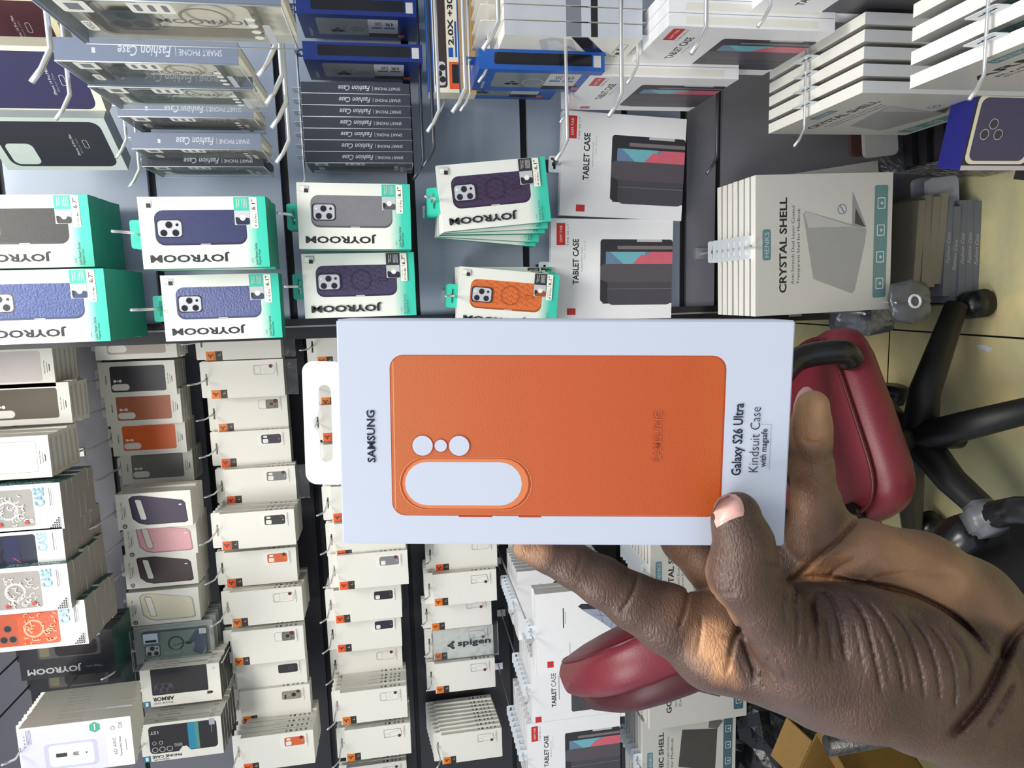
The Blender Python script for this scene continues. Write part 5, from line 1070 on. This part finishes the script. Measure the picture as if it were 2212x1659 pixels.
    nt.links.new(tc.outputs['Object'], mp.inputs[0]); nt.links.new(mp.outputs[0], vo.inputs['Vector']); nt.links.new(vo.outputs['Distance'], cl.inputs['Value']); nt.links.new(tc.outputs['Object'], n3.inputs['Vector']); nt.links.new(n3.outputs['Fac'], ad.inputs[0]); nt.links.new(cl.outputs[0], ad.inputs[2])
    mp2 = nt.nodes.new('ShaderNodeMapping'); mp2.inputs['Rotation'].default_value = (.2, .5, .9); mp2.inputs['Scale'].default_value = (.35, 1, 1); v2 = nt.nodes.new('ShaderNodeTexVoronoi'); v2.feature = 'DISTANCE_TO_EDGE'; v2.inputs['Scale'].default_value = 210; c2 = nt.nodes.new('ShaderNodeMapRange'); c2.inputs['From Max'].default_value = .10; c2.inputs['To Max'].default_value = .8; a2 = nt.nodes.new('ShaderNodeMath'); a2.operation = 'ADD'
    nt.links.new(tc.outputs['Object'], mp2.inputs[0]); nt.links.new(mp2.outputs[0], v2.inputs['Vector']); nt.links.new(v2.outputs['Distance'], c2.inputs['Value']); nt.links.new(ad.outputs[0], a2.inputs[0]); nt.links.new(c2.outputs[0], a2.inputs[1])
    bp = nt.nodes.new('ShaderNodeBump'); bp.inputs['Strength'].default_value = .42; bp.inputs['Distance'].default_value = .0003; nt.links.new(a2.outputs[0], bp.inputs['Height']); nt.links.new(bp.outputs['Normal'], b.inputs['Normal'])
    me.materials.append(sk); me.flip_normals() if FLIPN else None
    o = link('person', me); tag(o, 'person holding up the large white box, only the bare hand and wrist showing', 'person')
    # thumb nail laid on the surface
    from mathutils.bvhtree import BVHTree
    bvh = BVHTree.FromPolygons([Vector(v) for v in Wd], [tuple(int(k) for k in q) for q in Q])
    nailm = mat('nail', (206, 160, 150), .28, noise=.06, scale=300, coat=.3); tipm = mat('nail_tip', (226, 206, 190), .3)
    def nail(outline, n, off, ref, m):
        cx = sum(p[0] for p in outline) / len(outline); cy = sum(p[1] for p in outline) / len(outline); mb = MB(); vs = []; N = len(outline); rings = 7
        for r in range(rings + 1):
            for p in outline:
                t = r / rings; x = cx + (p[0] - cx) * t; y = cy + (p[1] - cy) * t; d = ray(x, y); dn = d.normalized(); hit = bvh.ray_cast(CAM, dn)
                loc = hit[0] if hit[0] is not None else CAM + d * ref
                if (loc - CAM).dot(Vector(RC[:, 2])) > ref + .012: loc = CAM + d * (ref + .006)
                vs.append(loc - dn * (off * (1 - .9 * t ** 4) + .0002))
        fs = [(r * N + k, r * N + (k + 1) % N, (r + 1) * N + (k + 1) % N, (r + 1) * N + k) for r in range(rings) for k in range(N)]
        mb.add(vs, fs, m, smooth=True); ch = link('fingernail', mb.mesh('fingernail'), o)
    nail([(1543, 1128), (1540, 1108), (1543, 1090), (1551, 1077), (1563, 1069), (1577, 1066), (1590, 1069), (1600, 1077), (1606, 1090), (1608, 1104), (1606, 1114), (1592, 1118), (1576, 1124), (1560, 1133), (1548, 1140)], 15, .0009, .272, nailm)
    mb = MB(); c0 = atcam(1737, 886, .312); T = Matrix.Translation(c0) @ Matrix(((RC[0][0], RC[0][1], RC[0][2], 0), (RC[1][0], RC[1][1], RC[1][2], 0), (RC[2][0], RC[2][1], RC[2][2], 0), (0, 0, 0, 1))) @ Matrix.Rotation(math.radians(8), 4, 'Z')
    cushion(mb, 0, 0, 0, .0042, .0108, .0052, nailm, 1.0, T); link('fingernail', mb.mesh('fingernail'), o)
FLIPN = False
CREASES = [
    ([(1862, 1112), (1805, 1172), (1758, 1212), (1712, 1254)], 5, .0026), ([(1692, 1262), (1720, 1250), (1767, 1249), (1854, 1260), (1925, 1272), (1983, 1290), (2060, 1332), (2115, 1385), (2150, 1440)], 7, .0030),
    ([(1785, 1252), (1812, 1226), (1852, 1204)], 4, .0010), ([(1870, 1256), (1920, 1243), (1990, 1238), (2070, 1240)], 7, .0010),
    ([(1378, 1236), (1368, 1275), (1352, 1306), (1340, 1322)], 4, .0014), ([(1256, 1192), (1252, 1218), (1240, 1246)], 4, .0006), ([(1488, 1262), (1483, 1300), (1476, 1330), (1464, 1360)], 4, .0018), ([(1516, 1330), (1513, 1375), (1506, 1415)], 3.5, .0011),
    ([(1605, 1345), (1588, 1378), (1578, 1415), (1570, 1455)], 5, .0020), ([(1602, 1378), (1614, 1410), (1626, 1445), (1630, 1475)], 4, .0016), ([(1540, 1285), (1560, 1282), (1600, 1280)], 3, .0006), ([(1640, 1468), (1652, 1440), (1664, 1415)], 3, .0010), ([(1560, 1375), (1585, 1370), (1602, 1355)], 5, .001),
    ([(1652, 1208), (1668, 1222), (1682, 1228)], 4, .0012), ([(1640, 1152), (1655, 1160), (1668, 1180)], 4, .0007), ([(1548, 1205), (1558, 1200), (1575, 1201)], 2.5, .0006), ([(1540, 1250), (1556, 1238), (1572, 1230)], 2.5, .0006), ([(1548, 1264), (1566, 1250), (1584, 1240)], 2.5, .0005), ([(1572, 1282), (1590, 1268)], 2.5, .0005), ([(1600, 1142), (1618, 1146), (1638, 1138)], 2.5, .0004),
    ([(1722, 1258), (1717, 1300), (1724, 1345), (1722, 1395)], 3.5, .0014), ([(1700, 1275), (1692, 1310), (1700, 1350)], 3, .0009), ([(1748, 1290), (1762, 1335), (1768, 1385), (1767, 1430)], 3.5, .0014),
    ([(1760, 1272), (1790, 1288), (1810, 1330), (1820, 1385), (1828, 1430)], 4.5, .0018), ([(1758, 1278), (1757, 1320), (1763, 1360)], 5, .0012), ([(1826, 1278), (1862, 1325), (1880, 1380), (1893, 1440), (1904, 1495)], 4, .0018), ([(1866, 1290), (1905, 1340), (1930, 1395), (1945, 1450), (1952, 1500)], 4, .0016),
    ([(1905, 1300), (1950, 1350), (1975, 1405), (1990, 1460), (1996, 1510)], 4, .0015), ([(1948, 1318), (1995, 1370), (2020, 1430), (2028, 1480), (2030, 1520)], 4, .0014), ([(1990, 1330), (2035, 1385), (2058, 1440), (2064, 1495), (2060, 1530)], 4.5, .0014), ([(2040, 1350), (2080, 1400), (2095, 1450), (2094, 1500)], 5, .0014),
    ([(1785, 1330), (1792, 1380), (1800, 1430)], 3, .0009), ([(1845, 1345), (1856, 1395), (1866, 1450)], 3, .0009), ([(1892, 1365), (1912, 1420), (1920, 1475)], 3, .0009), ([(1938, 1380), (1958, 1430), (1968, 1490)], 3, .0008), ([(1740, 1345), (1745, 1390), (1742, 1420)], 3, .0008),
    ([(2230, 1335), (2185, 1380), (2155, 1445), (2120, 1510), (2080, 1560), (2050, 1590)], 13, .0046), ([(2190, 1470), (2165, 1520), (2130, 1575)], 6, .0014),
    ([(1668, 1400), (1690, 1440), (1700, 1480)], 3, .0007), ([(1655, 1440), (1680, 1470), (1690, 1510)], 3, .0007), ([(1640, 1465), (1655, 1490)], 3, .0008), ([(1735, 945), (1752, 958), (1775, 954)], 5, .0010)]
PALE_LIT = [((1890, 1180), (2050, 1260), 75, .62), ((1880, 1190), (1760, 1240), 40, .66), ((2050, 1260), (2150, 1360), 80, .42), ((1620, 1380), (1600, 1440), 40, 1.0), ((1640, 1420), (1560, 1440), 34, .85), ((1540, 1400), (1540, 1370), 50, .8), ((1500, 1310), (1600, 1300), 60, .34), ((1752, 870), (1752, 930), 50, .80), ((1750, 1000), (1760, 1160), 50, .30), ((1118, 1180), (1160, 1192), 30, .60), ((1200, 1205), (1440, 1320), 40, .06), ((1480, 1200), (1500, 1240), 40, .40)]  # palm tone plus painted light by the thumb web; index kept dark as shade
DARKT = [((1600, 1080), (1604, 1235), 64), ((1604, 1235), (1700, 1360), 70), ((1740, 1400), (2100, 1500), 150)]
build_hand()
